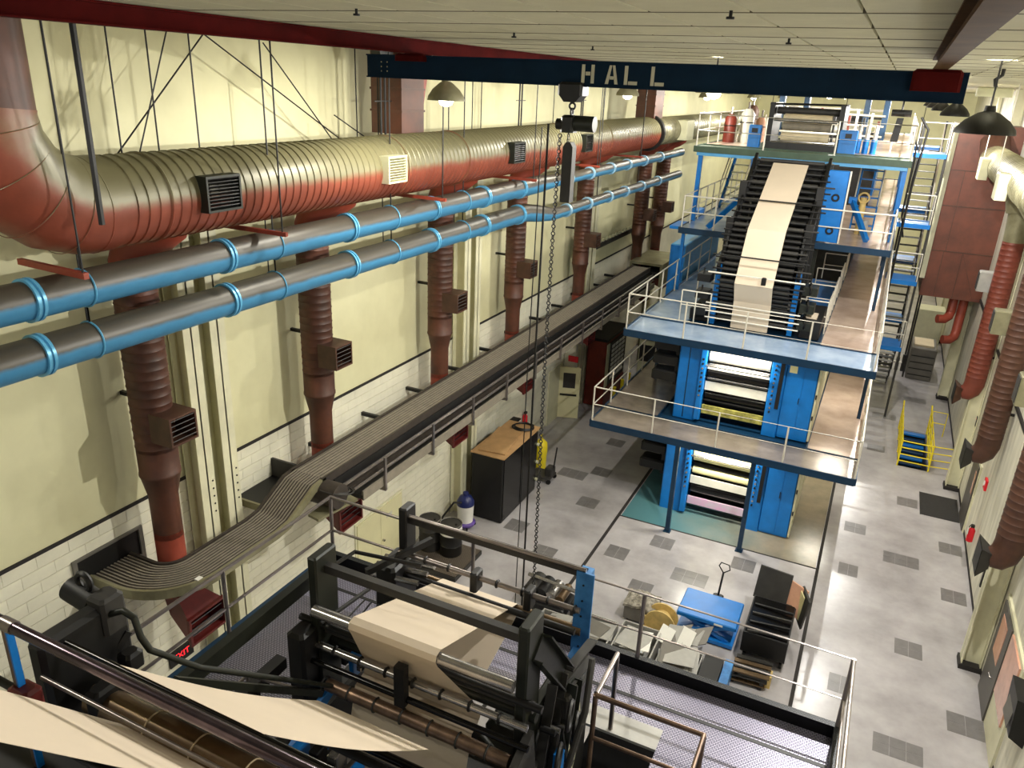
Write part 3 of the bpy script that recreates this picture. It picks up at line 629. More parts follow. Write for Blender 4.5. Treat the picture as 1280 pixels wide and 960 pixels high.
# ------------------------------------------------------------------ printing units
def print_unit(y, z0, h, label, rolls, pan):
    t = T('printing_unit', label, 'press', (-3,y,z0))
    fl_ = B().cbx(-4.58,-3.92,y,y+2.6,z0,z0+h,.03).part('side_frame', 'blue', t)
    B().bx(-4.3,-4.27,y-.004,y,z0+.05,z0+h-.05).part('frame_seam', 'blue_dark', fl_)
    B().cbx(-3.95,-3.78,y-.12,y+.1,z0+.1,z0+h-.1,.02).part('pipe_cover', 'blue', t)
    for q in range(9):
        zz = z0+h*.35+q*h*.055
        B().cyl((-3.86,y-.16,zz),(-3.86,y-.1,zz),.03,8).part('valve', 'black' if q % 3 else 'steel', t, True)
    B().cbx(-4.62,-4.58,y+.2,y+2.3,z0+.2,z0+h-.2,.01).part('rear_panel', 'blue', t)
    fr = B().cbx(-2.02,-1.62,y,y+2.6,z0,z0+h,.02).part('side_frame', 'blue', t)
    for q in range(12):
        zz = z0+h*.3+q*h*.05
        B().cyl((-1.9,y-.06,zz),(-1.9,y,zz),.028,8).part('valve', 'steel' if q % 2 else 'black', fr, True)
    B().bx(-1.78,-1.68,y-.05,y,z0+h*.35,z0+h*.92).part('cable_duct', 'black', fr)
    cb = B().cbx(-1.62,-.8,y+.02,y+2.8,z0+.04,z0+h,.03).part('cabinet', 'blue', t)
    B().bx(-1.6,-1.16,y+.0,y+.02,z0+.1,z0+h-.06).part('cabinet_door', 'blue', cb); B().bx(-1.15,-.82,y+.0,y+.02,z0+.1,z0+h-.06).part('cabinet_door', 'blue', cb)
    B().bx(-1.55,-1.35,y-.008,y,z0+h*.8,z0+h*.88).part('notice', 'roller_cream', cb); B().bx(-1.2,-1.18,y-.02,y,z0+h*.45,z0+h*.52).part('latch', 'black', cb)
    B().bx(-.79,-.74,y-.02,y+2.8,z0+.1,z0+h).part('edge_panel', 'beige_box', t)
    for zz in (.3,.55): B().cyl((-.76,y-.05,z0+h*zz),(-.76,y-.05,z0+h*zz+.12),.02,8).part('handle', 'black', t, True)
    for q, (dz, r, m) in enumerate(rolls):
        B().lathe((-3.8,y+.25,z0+dz),(-2.0,y+.25,z0+dz),[(0,r*.35),(.06,r*.35),(.06,r),(1.74,r),(1.74,r*.35),(1.8,r*.35)],22).part('roller', m, t, True)
    for dz, hh, dep, m in pan: B().bx(-3.76,-2.04,y+dep,y+dep+.05,z0+dz,z0+dz+hh).part('panel', m, t)
    B().bx(-3.9,-2.0,y+1.2,y+1.3,z0,z0+h).part('inner_wall', 'black', t)
    B().tube([(-3.78,y-.1,z0+h*.72),(-2.05,y-.1,z0+h*.72)],.03,10).part('guard_bar', 'steel', t, True)
    for dz in (.42,.62,.8):
        B().cbx(-5.4,-4.6,y+.2,y+.75,z0+h*dz-.06,z0+h*dz+.24,.05).part('motor', 'black', t)
    B().bx(-4.75,-4.6,y+.3,y+1.2,z0+h*.35,z0+h*.92).part('motor_plate', 'black', t)
    return t
print_unit(20.95,0,2.78,'lowest blue printing unit with cream roller, standing on the teal and tan bay',
    [(1.98,.25,'roller_cream'),(1.6,.08,'black_gloss'),(1.42,.13,'roller_cream'),(.86,.15,'black_gloss'),(.72,.06,'steel'),(.33,.05,'black')],
    [(1.04,.24,.05,'roller_white'),(.36,.24,.02,'pink_print'),(.95,.1,.3,'black')])
print_unit(21.2,Z1,2.48,'blue printing unit with white rollers between the two lower walkways',
    [(2.35,.12,'roller_white'),(2.02,.2,'roller_white'),(1.72,.06,'steel'),(1.5,.16,'black_gloss'),(1.3,.07,'steel'),(.82,.14,'black_gloss'),(.62,.05,'black')],
    [(1.0,.26,.05,'roller_white'),(.28,.26,.02,'ink_green'),(1.62,.06,.1,'roller_white')])
for y, q in ((24.6,'second'),(28.2,'third')):
    for z0, h, w in ((0,2.78,'on the floor'),(Z1,2.48,'between the walkways')):
        t = T('printing_unit', f'{q} blue press unit block {w} behind the front printing unit', 'press', (-3,y,z0))
        B().cbx(-4.58,-3.8,y,y+3.2,z0,z0+h,.03).part('side_frame', 'blue', t); B().cbx(-2.1,-.8,y,y+3.2,z0,z0+h,.03).part('side_frame', 'blue', t); B().bx(-3.8,-2.1,y+.3,y+3,z0,z0+h-.1).part('core', 'black', t)
        B().bx(-.79,-.75,y,y+3.2,z0+.1,z0+h).part('edge_panel', 'beige_box', t)
def tube_light(x0, x1, y, z, label, p=60):
    t = T('tube_light', label, 'lamp', ((x0+x1)/2,y,z))
    B().bx(x0,x1,y-.06,y+.06,z+.03,z+.08).part('housing', 'white', t); B().cyl((x0+.05,y,z+.01),(x1-.05,y,z+.01),.018,8).part('tube', 'tube_glow', t, True)
    L = bpy.data.lights.new('tube_area', 'AREA'); L.shape = 'RECTANGLE'; L.size = x1-x0-.1; L.size_y = .06; L.energy = p; L.color = (1,.95,.82)
    o = bpy.data.objects.new('tube_area', L); COL.objects.link(o); o.parent = t; o.location = (0,0,-.03)
tube_light(-3.6,-2.2,20.35,Z1-.2,'strip light under the lowest walkway in front of the cream roller',70)
tube_light(-3.6,-2.2,20.9,Z2-.24,'strip light under the second walkway in front of the white rollers',60)
for x, z, q in ((-.1,Z1-.3,'first'),(-.05,Z2-.3,'second')):
    tube_light(x-.45,x+.45,25,z,f'strip light under the {q} walkway beside the blue cabinets',45)

# ------------------------------------------------------------------ web tower on the second walkway
t = T('web_tower', 'tall black web tower with stacked rollers on the second walkway', 'press', (-3,22.3,Z2))
prof = [(22.35,Z2+.02),(22.3,6.4),(21.95,6.98),(22.05,7.12),(22.9,8.38),(26.0,9.98)]
def web_y(z):
    for (a, b), (c, d) in zip(prof, prof[1:]):
        if b <= z <= d: return a+(c-a)*(z-b)/(d-b)
    return prof[-1][0]
rm = None; z = Z2+.25
while z < 10.05:
    yy = web_y(z)+.17
    ln = random.uniform(-1.8,-1.5); l0 = random.uniform(-4.2,-3.98)
    B().lathe((l0,yy,z),(ln,yy,z),[(0,.025),(-3.9-l0,.025),(-3.9-l0,.062),(-2.0-l0,.062),(-2.0-l0,.025),(ln-l0,.025)],10).part('roller', 'black' if int(z*20) % 4 else 'charcoal', t, True)
    z += .145
for x in (-4.05,-1.85):
    B().bar((x,22.55,Z2),(x,22.55,7.4),.12,.14).part('frame_post', 'blue' , t)
    B().bar((x,22.4,7.2),(x,26.4,10.1),.09,.3).part('frame_rail', 'black', t); B().bar((x,23.2,Z2),(x,23.2,8.6),.1,.2).part('frame_post', 'black', t)
    B().bar((x,24.6,Z2),(x,24.6,9.5),.1,.2).part('frame_post', 'black', t); B().bar((x,26.3,Z2),(x,26.3,10.05),.12,.2).part('frame_post', 'dark_green', t)
    B().bar((x,22.6,6.5),(x,26.3,6.5),.08,.1).part('frame_tie', 'black', t)
for x in (-4.02,-1.93): B().prism([(22.75,Z2),(22.75,7.2),(23.2,8.4),(26.2,9.95),(26.2,Z2)],'x',x-.03,x+.03).part('side_plate', 'black', t)
B().bx(-4.0,-1.9,26.6,26.7,Z2,10.0).part('rear_shade', 'black', t)
for z, dy in ((7.25,-.35),(7.7,-.3),(9.05,-.15),(6.3,-.25),(6.05,-.22),(5.85,-.2)):
    yy = web_y(z)+dy; B().tube([(-4.2,yy,z),(-1.6,yy,z)],.022,8).part('front_bar', 'black' if z > 7.4 else 'rail_white', t, True)
B().cbx(-2.72,-2.6,21.6,21.75,7.1,7.3,.02).part('sensor', 'black', t)
for zz in (6.0,6.5,7.0):                                  # gears and hoses at the sides
    for x in (-4.45,-1.5): B().torus((x,22.5,zz),(1,.2,0),.16,.03,14,6).part('hose_loop', 'black', t, True)
    B().cbx(-4.6,-4.2,22.3,22.8,zz-.18,zz+.05,.02).part('gear_box', 'black', t); B().cbx(-1.7,-1.3,22.4,22.9,zz-.2,zz+.05,.02).part('gear_box', 'dark_green', t)
B().cbx(-4.75,-4.2,22.6,24.5,Z2,Z2+.35,.02).part('step_box', 'black', t); B().cbx(-1.6,-1.05,22.5,24.4,Z2,Z2+.55,.02).part('step_box', 'black', t)
B().bx(-1.5,-1.2,22.6,23.2,Z2+.56,Z2+.6).part('paper_stack', 'paper', t)
rows = []
for a, b in prof: rows.append([(-3.47,a,b),(-2.95,a,b),(-2.43,a,b)])
wb = B().sheet(rows,.004).thing('paper_web', 'paper', 'wide cream paper web climbing the black roller tower', 'paper web', (-2.95,22.35,Z2+.02))
t = T('tower_panel', 'bright blue side panel of the press tower beside the stair', 'panel', (-1.5,25,Z3))
B().cbx(-1.84,-1.22,25.95,26.1,Z3+.05,Z4-.3,.02).part('panel_body', 'blue', t)
for zz in (8.1,9.1): B().torus((-1.5,25.93,zz),(0,1,0),.09,.03,18,6).part('port_ring', 'black', t, True)
B().bx(-1.21,-1.17,25.9,26.1,Z3+.05,Z4-.3).part('edge_strip', 'rail_white', t)
t = T('tower_panel', 'narrow bright blue upright of the press tower on the left walkway', 'panel', (-4.2,26.2,Z3))
B().cbx(-4.3,-4.05,26.9,27.1,Z3,Z4-.2,.02).part('panel_body', 'blue', t); B().bar((-5.3,26.3,Z3+.02),(-4.3,26.9,Z3+1.2),.1,.16).part('brace', 'blue', t)
# blue stair on the third level
t = T('ship_stair', 'steep blue stair on the right third level walkway', 'stairs', (-.8,28,Z3))
for x in (-1.05,-.35): B().bar((x,29.2,Z3),(x,31.0,Z4-.1),.05,.2).part('stringer', 'blue', t)
for i in range(8):
    f = (i+.7)/8.4; B().bx(-1.03,-.37,29.2+1.8*f-.1,29.2+1.8*f+.1,Z3+2.4*f-.02,Z3+2.4*f+.02).part('tread', 'blue', t)
for x in (-1.08,-.32): B().tube([(x,29.0,Z3+.9),(x,30.8,Z4+.8)],.022,8).part('handrail', 'rail_white', t, True)
t = T('brace_frame', 'blue slanted strut fixed beside the bright blue tower panel', 'strut', (-.7,26.4,Z3))
B().bar((-1.1,28.0,Z3+1.15),(-.42,27.0,Z3+.05),.12,.16).part('strut', 'blue', t); B().bar((-1.2,28.0,Z3+1.15),(-.95,28.0,Z3+1.15),.2,.2).part('head', 'blue', t)
t = T('valve_stand', 'brass coloured valve stand with loops on the right third level walkway', 'valve', (-.8,27.6,Z3))
B().cyl((-.78,28.6,Z3),(-.78,28.6,Z3+1.2),.1,12).part('pillar', 'wood', t, True); B().torus((-.78,28.5,Z3+1.2),(0,1,0),.16,.03,16,6).part('loop', 'wood', t, True); B().cyl((-.6,28.4,Z3),(-.6,28.4,Z3+.5),.12,14).part('tank', 'grey_plate', t, True)
# machinery on the top walkway
t = T('roll_stand', 'dark roll stand with stacked rolls on the top walkway', 'press', (-3,29,Z4))
B().bx(-4.25,-1.85,29,31,Z4,Z4+.22).part('base', 'black', t)
for x in (-4.2,-1.95): B().bx(x-.08,x+.08,29.1,31,Z4+.22,Z4+1.5).part('side_frame', 'black', t)
for dy, dz, r, m in ((.25,.42,.14,'paper_dim'),(.3,.75,.13,'belt'),(.5,1.0,.16,'paper_dim'),(.7,1.25,.12,'charcoal'),(.2,.2,.06,'steel'),(.15,.95,.05,'steel')):
    B().cyl((-4.1 if r < .13 else -3.8,29+dy,Z4+dz),(-2.05 if r < .13 else -2.25,29+dy,Z4+dz),r,18).part('roll', m, t, True)
for i in range(5): B().tube([(-4.3,29.2+.3*i,Z4+1.45),(-1.85,29.2+.3*i,Z4+1.5)],.03,8).part('cross_bar', 'black', t, True)
for x, lab in ((-4.62,'small blue control box left of the roll stand on the top walkway'),(-1.62,'blue control box right of the roll stand on the top walkway')):
    s_ = .4 if x < -3 else .55
    t = T('control_box', lab, 'cabinet', (x,28.9,Z4))
    B().cbx(x-s_/2,x+s_/2,28.75,29.05,Z4,Z4+.75,.02).part('box_body', 'blue', t); B().bx(x-.1,x+.1,28.74,28.75,Z4+.5,Z4+.65).part('screen', 'black', t)
for x in (-1.35,-1.1,-.85):
    t = T('pump_unit', 'blue and white pump canister standing in a row on the top walkway', 'pump', (x,30,Z4), 'pump canisters on the top walkway')
    B().cyl((x,30,Z4),(x,30,Z4+.45),.1,14).part('base_tank', 'blue', t, True); B().cyl((x,30,Z4+.45),(x,30,Z4+.9),.07,12).part('column', 'rail_white', t, True); B().torus((x,30,Z4+.8),(1,0,0),.12,.02,14,6).part('loop', 'white', t, True)
t = T('chain_hoist', 'small black hoist with dark chain bag above the top walkway', 'hoist', (-.25,29.6,10.6))
B().cyl((-.5,29.6,11.55),(.1,29.6,11.55),.11,14).part('motor', 'black', t, True); B().prism([(-.3,11.4),(-.1,11.4),(-.15,10.65),(-.38,10.65)],'y',29.5,29.7).part('chain_bag', 'black', t); B().cyl((-.2,29.6,11.6),(-.2,29.6,12.5),.03,8).part('hanger', 'black', t)
t = T('far_press', 'distant blue and white press section rising beyond the top walkway', 'press', (-3,40,0))
for x in (-5.4,-4.3,-1.7,-.9): B().bx(x-.12,x+.12,40,40.5,Z4-.1,12.2).part('frame_post', 'blue_dark', t)
for i in range(7): B().bx(-5.3,-.9,40.1+i*.1,40.2+i*.1,9.4+i*.33,9.5+i*.33).part('cross_bar', 'black' if i % 2 else 'rail_white', t)
B().bx(-5.2,-4.4,40.6,44,Z2,Z4).part('side_frame', 'blue', t); B().bx(-1.6,-.8,40.6,44,Z2,Z4).part('side_frame', 'blue', t); B().bx(-4.3,-1.7,40.8,44,Z2,11.2).part('core', 'charcoal', t)
for i in range(8): B().cyl((-4.3,40.5,6.2+i*.62),(-1.7,40.5,6.2+i*.62),.2,14).part('roller', 'roller_white' if i % 2 else 'paper_dim', t, True)
B().bx(-5.2,-.8,40,44,0,Z2).part('base_block', 'charcoal', t)
# blue cabinet and stair on the left side of the second walkway
t = T('switch_cabinet', 'long bright blue cabinet on the left second level walkway', 'cabinet', (-6.4,27.4,Z2))
B().cbx(-6.75,-6.2,27.5,33.5,4.6,6.82,.03).part('cabinet_body', 'blue_pale', t); B().bx(-6.74,-6.22,27.47,27.5,4.65,6.78).part('front_door', 'blue', t); B().bx(-6.3,-6.28,27.44,27.47,5.7,5.9).part('handle', 'black', t)
B().bx(-6.7,-6.25,27.6,33.4,0,4.6).part('plinth', 'charcoal', t)
t = T('left_stair', 'narrow stair with white rails left of the third level walkway', 'stairs', (-5.2,36,Z3))
for x in (-6.0,-5.2): B().bar((x,31.5,Z3),(x,34.5,Z4),.08,.2).part('stringer', 'blue', t)
for i in range(9):
    f = (i+.6)/9.2; B().bx(-5.98,-5.22,31.5+3*f-.13,31.5+3*f+.13,Z3+2.5*f-.02,Z3+2.5*f+.02).part('tread', 'beige_box', t)
for x in (-6.03,-5.17):
    B().tube([(x,31.3,Z3+.95),(x,34.4,Z4+.95)],.025,8).part('handrail', 'rail_white', t, True); B().tube([(x,31.3,Z3+.5),(x,34.4,Z4+.5)],.02,8).part('handrail', 'rail_white', t, True)
t = T('ink_rack', 'cluttered rack of pipes and canisters behind the left third level walkway', 'rack', (-4.6,33,Z3))
for i in range(5): B().bx(-5.1,-4.0,33,33.5,Z3+.35+i*.45,Z3+.4+i*.45).part('shelf', 'rail_white', t)
for x in (-5.1,-4.0): B().bx(x-.03,x+.03,33,33.5,Z3,Z4-.2).part('upright', 'blue', t)
for i in range(5):
    for q in range(4):
        hh = .2+.12*random.random(); B().cyl((-4.95+q*.27,33.2,Z3+.4+i*.45),(-4.95+q*.27,33.2,Z3+.4+i*.45+hh),.09,10).part('canister', random.choice(['roller_white','mach_brown','navy','steel','salmon']), t, True)
B().bar((-5.0,32.6,Z3+.9),(-4.0,32.8,Z3+2.2),.06,.06).part('slanted_pipe', 'mach_brown', t)
# stair tower on the right
t = T('stair_tower', 'open stair tower with blue landings between the press and the red plenum', 'stairs', (1.1,34,0))
SX0, SX1 = .66, 1.42
for z0, z1, ya, yb_ in ((0,Z1,37.0,33.5),(Z1,Z2,33.8,37.0),(Z2,Z3,33.8,36.8),(Z3,Z4,33.8,37.0)):
    lo, hi = (ya, z0), (yb_, z1); n = max(8, int((z1-z0)/.24))
    for x in (SX0,SX1): B().bar((x,lo[0],lo[1]+.05),(x,hi[0],hi[1]+.05),.04,.2).part('stringer', 'black', t)
    for i in range(n):
        f = (i+.5)/n; y = lo[0]+(hi[0]-lo[0])*f; z = lo[1]+(hi[1]-lo[1])*f
        B().bx(SX0,SX1,y-.13,y+.13,z-.015,z+.015).part('tread', 'charcoal' if i % 2 else 'grey_plate', t)
    for x in (SX0,SX1):
        B().tube([(x,lo[0],lo[1]+.95),(x,hi[0],hi[1]+.95)],.022,8).part('handrail', 'rail_white', t, True)
        B().tube([(x,lo[0],lo[1]+.5),(x,hi[0],hi[1]+.5)],.018,8).part('handrail', 'rail_white', t, True)
for z in (Z1,Z2,Z3,Z4):
    B().bx(.4,SX1+.1,32.5,33.8,z-.16,z).part('landing', 'blue', t); B().bx(.4,SX1+.1,37.0,38.2,z-.16,z).part('landing', 'blue', t)
    railing(t,[(.5,32.55),(SX1+.08,32.55),(SX1+.08,33.7)],z,'rail_white',gap=1.0,r=.02)
for x in (SX0-.05,SX1+.08):
    for y in (32.6,38.0): B().bx(x-.04,x+.04,y-.04,y+.04,0,11.2).part('corner_post', 'charcoal', t)
B().tube([(.45,32.4,11.4),(.75,32.35,11.0),(.62,32.3,9),(.6,32.3,6.5),(.58,32.3,4.2)],.04,8).part('cable_loom', 'black', t, True)
B().tube([(.3,32.4,10.9),(.5,32.35,10.4),(.5,32.3,8),(.7,32.3,7.2)],.03,8).part('cable_loom', 'black', t, True)

# ------------------------------------------------------------------ near tower and its platform
ZN = 5.5
t = T('near_platform', 'patterned metal walkway with steel rails around the nearest tower', 'platform', (-2.8,5,0))
B().bx(-6.2,.6,6.65,7.5,ZN-.03,ZN).part('deck_plate', 'tread_plate', t); B().bx(-1.1,.6,1.0,6.65,ZN-.03,ZN).part('deck_plate', 'tread_plate', t); B().bx(-6.2,-4.45,1.0,6.65,ZN-.03,ZN).part('deck_plate', 'tread_dark', t)
B().bx(-1.97,-1.1,6.35,6.65,ZN-.03,ZN+.004).part('filler_plate', 'grey_plate', t); B().bx(-4.45,-1.97,6.3,6.65,ZN-.03,ZN).part('deck_plate', 'tread_dark', t)
B().bx(-6.2,.62,7.42,7.5,ZN,ZN+.16).part('toe_plate', 'mesh_black', t); B().bx(.56,.62,1.0,7.42,ZN,ZN+.16).part('toe_plate', 'mesh_black', t); B().bx(-6.22,-6.12,1.0,7.42,ZN,ZN+.16).part('toe_plate', 'blue_dark', t)
B().bx(-6.22,.62,7.5,7.54,ZN-.2,ZN+.02).part('edge_beam', 'blue_dark', t); B().bx(-1.95,-.9,1.0,7.4,4.92,4.97).part('opening_dark_panel', 'black', t)  # black panel added below the deck opening so it reads as dark
for y in (6.95,): B().bx(-6.1,.55,y,y+.05,ZN-.06,ZN+.004).part('deck_joint', 'black', t)
railing(t,[(-6.16,1.5),(-6.16,7.46),(.59,7.46),(.59,1.5)],ZN,'rail_steel',h=1.05,r=.026,gap=2.2)
railing(t,[(-1.62,5.7),(-.58,5.7),(-.58,2.0)],ZN,'rail_rust',h=1.05,r=.026,gap=1.4)
B().tube([(-1.62,5.72,ZN+1.05),(-1.62,6.35,ZN+1.05),(-1.62,6.4,ZN)],.026,8).part('return_rail', 'rail_steel', t, True)
for x, y in ((-6.0,7.3),(.4,7.3),(-6.0,2),(.4,2)): B().bx(x-.07,x+.07,y-.07,y+.07,0,ZN-.2).part('leg', 'blue_dark', t)
FXL, FXR = -3.97, -1.92
t = T('folder_tower', 'nearest black machine tower of bars, rollers and castings', 'press', (-2.95,4.5,0))
B().bx(-4.35,-1.25,2.4,6.2,0,4.9).part('core', 'black', t)
B().cbx(FXL-.1,FXL+.08,2.6,6.1,4.9,6.4,.03).part('side_frame', 'black', t); B().cbx(FXR-.08,FXR+.12,2.6,6.1,4.9,6.5,.03).part('side_frame', 'black', t)
def plate(x, y, z0, z1, wy=.3, m='dark_green'): B().cbx(x-.05,x+.05,y-wy/2,y+wy/2,z0,z1,.015).part('upright_plate', m, t)
plate(FXL,4.65,6.4,8.02); plate(FXR,4.7,6.5,8.02); plate(FXL,6.04,6.2,7.78,.2,'black')
def xbar(y, z, x0=FXL, x1=FXR, r=.035, m='black', nm='cross_bar'): return B().tube([(x0,y,z),(x1,y,z)],r,12).part(nm, m, t, True)
B().bar((FXL,4.65,7.86),(FXR,4.65,7.86),.07,.08).part('cross_bar', 'charcoal', t); B().bar((FXL,6.04,7.62),(FXR,6.04,7.62),.06,.08).part('cross_bar', 'charcoal', t)
xbar(6.0,7.68,r=.02,m='rail_steel')
xbar(4.45,7.52,FXL+.05,FXR-.02,.055,'steel','roller'); xbar(6.0,6.97,FXL+.02,FXR,.05,'roller_brown','roller')
xbar(4.55,7.3,FXL-.2,FXR+.2,.035,'black'); xbar(4.62,7.22,FXL-.1,FXR+.1,.05,'charcoal'); xbar(4.5,7.1,FXL-.1,FXR+.1,.035,'steel'); xbar(4.42,6.98,FXL-.05,FXR+.15,.03,'black_gloss'); xbar(4.7,7.05,FXL-.1,FXR+.1,.06,'dark_green')
xbar(5.9,7.28,FXL-.02,FXR,.03,'rail_steel'); xbar(5.8,7.1,FXL,FXR,.035,'black')
for x in (-3.05,-2.45): B().cbx(x-.04,x+.04,5.82,5.98,7.14,7.36,.015).part('clamp', 'black', t)
xbar(4.4,6.79,FXL+.2,FXR,.06,'rail_rust','roller'); xbar(4.2,6.5,FXL,FXR,.04,'black_gloss'); xbar(3.9,6.4,FXL,FXR,.05,'black'); xbar(3.6,6.6,FXL,FXR,.05,'steel'); xbar(3.75,6.95,FXL+.1,FXR,.04,'black')
xbar(3.3,6.9,FXL,FXR,.06,'black_gloss','roller'); xbar(3.1,7.2,FXL,FXR,.05,'charcoal'); xbar(2.95,7.5,FXL-.05,FXR,.05,'black')
xbar(2.35,8.3,FXL+.1,FXR,.1,'roller_brown','roller'); xbar(2.55,8.1,FXL,FXR,.05,'black_gloss'); xbar(2.12,8.6,FXL,FXR,.014,'rail_steel'); xbar(2.3,8.72,FXL,FXR,.02,'black_gloss'); xbar(2.2,7.9,FXL,FXR,.08,'black')
for x in (-3.35,-2.98,-2.6): B().torus((x,2.35,8.3),(1,0,0),.1,.006,20,5).part('roller_seam', 'paper_dim', t, True)
B().bx(-3.02,-2.92,4.36,4.44,6.92,7.34).part('bracket', 'black', t)
for i in range(9):                                             # pneumatic fittings along the lower bars
    x = -3.8+i*.2; B().cbx(x-.05,x+.05,3.95,4.1,6.25+.05*(i % 3),6.42+.05*(i % 3),.01).part('fitting', ['blue','black','steel'][i % 3], t)
B().bar((-4.2,2.6,7.55),(-4.2,4.85,7.58),.08,.14).part('side_beam', 'dark_green', t); B().bar((-4.5,2.4,6.6),(-4.5,4.6,6.6),.12,.12).part('side_beam', 'black', t)
B().cbx(-4.15,-3.95,4.3,4.55,6.0,7.3,.03).part('gear_case', 'black', t); B().cbx(-4.1,-3.85,5.6,6.05,6.4,7.25,.03).part('gear_case', 'black', t)
for y in (5.62,5.8,5.95): B().tube([(-4.2,y,7.12),(-3.6,y+.05,7.15)],.03,8).part('cylinder_rod', 'steel', t, True)
B().bar((-4.05,5.4,7.3),(-3.7,6.1,7.4),.05,.07).part('lever', 'black', t)
B().tube([(-4.0,4.5,7.4),(-4.0,4.75,7.75),(-3.95,5.1,7.75),(-3.3,5.25,7.72)],.02,8).part('guard_hoop', 'black', t, True); B().tube([(-3.9,4.5,7.35),(-3.85,5.3,7.3)],.02,8).part('guard_hoop', 'black', t, True)
# guard bars in the left bay
B().tube([(-4.55,3.0,6.7),(-4.55,4.2,6.72),(-4.0,4.3,6.7)],.018,8).part('guard_hoop', 'rail_steel', t, True); B().tube([(-4.55,4.15,5.5),(-4.55,4.2,6.72)],.018,8).part('guard_hoop', 'rail_steel', t, True)
# right hand castings
def channel(p, q, w, m='dark_green', nm='channel'):
    p, q = Vector(p), Vector(q); d = (q-p).normalized(); u = Vector((1,0,0)); v = d.cross(u).normalized()
    B().obox((p+q)/2, (q-p)/2, u*.008, v*w).part(nm, m, t)
    for k in (-1, 1): B().obox((p+q)/2+v*w*k+u*.04, (q-p)/2, u*.045, v*.008).part('channel_lip', m, t)
channel((FXR+.06,4.72,7.75),(FXR+.1,5.25,7.05),.11); channel((FXR+.1,5.3,7.0),(FXR+.16,5.75,7.02),.1,'charcoal'); channel((FXR+.08,5.1,7.15),(FXR+.08,4.85,6.2),.13,'charcoal')
channel((FXR+.16,5.35,6.95),(FXR+.2,5.1,6.3),.08)
B().cbx(FXR-.04,FXR+.06,4.85,5.45,6.75,7.0,.02).part('casting', 'dark_green', t); B().cbx(FXR+.06,FXR+.22,5.15,5.4,6.6,6.9,.02).part('casting', 'charcoal', t)
B().prism([(4.25,6.85),(4.6,7.0),(4.75,6.2),(4.3,6.2)],'x',FXR+.05,FXR+.12).part('casting', 'charcoal', t)
for q in range(5): B().cyl((FXR+.1,4.8+.11*q,6.85-.08*q),(FXR+.24,4.8+.11*q,6.85-.08*q),.028,10).part('stud', 'steel' if q % 2 else 'black', t, True)
for q in range(6): B().tube([(FXR+.2,5.5-.08*q,6.6),(FXR+.26+.02*q,5.4-.1*q,6.3),(FXR+.22,5.3-.1*q,5.7)],.012,6).part('hose', 'black' if q % 2 else 'beige_box', t, True)
for y, z in ((4.9,7.0),(5.1,6.7),(4.7,6.7),(4.4,6.6)): B().torus((FXR+.32,y,z),(1,.2,0),.12,.02,16,6).part('hose_loop', 'black', t, True)
B().tube([(FXR+.35,5.3,7.3),(FXR+.42,5.0,7.0),(FXR+.35,4.8,6.4),(FXR+.3,4.5,6.0)],.03,8).part('hose', 'charcoal', t, True)
B().tube([(FXR-.35,4.55,6.75),(FXR-.2,4.5,6.7),(FXR-.05,4.45,6.75),(FXR,4.4,6.5),(FXR+.02,4.3,6.1)],.045,10).part('hose', 'dark_green', t, True)
B().cbx(FXR-.4,FXR-.02,4.7,5.1,6.3,6.75,.05).part('drum_cover', 'dark_green', t)
B().bx(FXR-.07,FXR+.05,6.0,6.1,6.6,7.66).part('blue_column', 'blue_col', t); B().bx(FXR-.09,FXR+.09,5.98,6.0,6.6,7.66).part('blue_column_flange', 'blue_col', t)
B().bar((FXR,6.03,6.72),(FXR-.03,5.35,6.62),.12,.12).part('blue_brace', 'blue_col', t); B().bar((FXR,6.05,6.7),(FXR+.02,6.05,5.5),.1,.1).part('blue_column', 'blue_col', t)
B().bx(FXR-.03,FXR+.07,4.2,4.3,5.4,6.4).part('blue_column', 'blue', t); B().bx(FXR+.2,FXR+.27,4.9,5.0,5.4,6.5).part('blue_column', 'blue', t)
for i in range(5): B().cyl((FXR-.01,5.975,6.8+i*.18),(FXR-.01,5.98,6.8+i*.18),.012,6).part('bolt', 'black', t)
for k in range(7):                                             # small brackets, knobs and collars on the bars
    x = -3.75+.28*k
    B().torus((x,4.5,7.1),(1,0,0),.04,.012,12,5).part('collar', 'black', t, True); B().torus((x+.1,5.9,7.28),(1,0,0),.036,.012,12,5).part('collar', 'black', t, True); B().torus((x-.05,4.4,6.79),(1,0,0),.064,.01,14,5).part('collar', 'charcoal', t, True)
for k in range(5):
    B().cbx(-3.9+.09*k,-3.84+.09*k,4.75,4.95,6.7-.12*(k % 2),6.95-.1*(k % 3),.01).part('valve_block', ['black','blue','steel','black','dark_green'][k], t); B().tube([(-3.87+.09*k,4.8,6.9),(-3.9+.1*k,4.9,7.15),(-4.0+.08*k,5.3,7.05)],.01,6).part('air_line', 'black', t, True)
for z, y in ((5.9,4.0),(6.1,3.4),(5.75,3.0)): xbar(y,z,FXL,FXR,.07,'steel' if z > 6 else 'black_gloss','roller')
B().bar((FXL+.1,3.2,6.0),(FXL+.1,4.6,6.6),.05,.12).part('link_arm', 'blue', t); B().bar((FXL+.25,3.4,5.9),(FXL+.25,4.3,6.2),.05,.1).part('link_arm', 'blue', t)
for k in range(3): B().bar((FXL+.3+.25*k,3.2,6.25),(FXL+.4+.25*k,4.2,6.3),.04,.06).part('link_arm', ['charcoal','steel','black'][k], t)
for y in (3.2,3.7,4.2,4.7): B().bar((-4.45,y,5.55),(-4.45,y,6.6),.04,.04).part('frame_leg', 'black', t)
B().bar((-4.45,2.8,6.1),(-4.45,4.8,6.1),.03,.03).part('frame_tie', 'rail_steel', t)
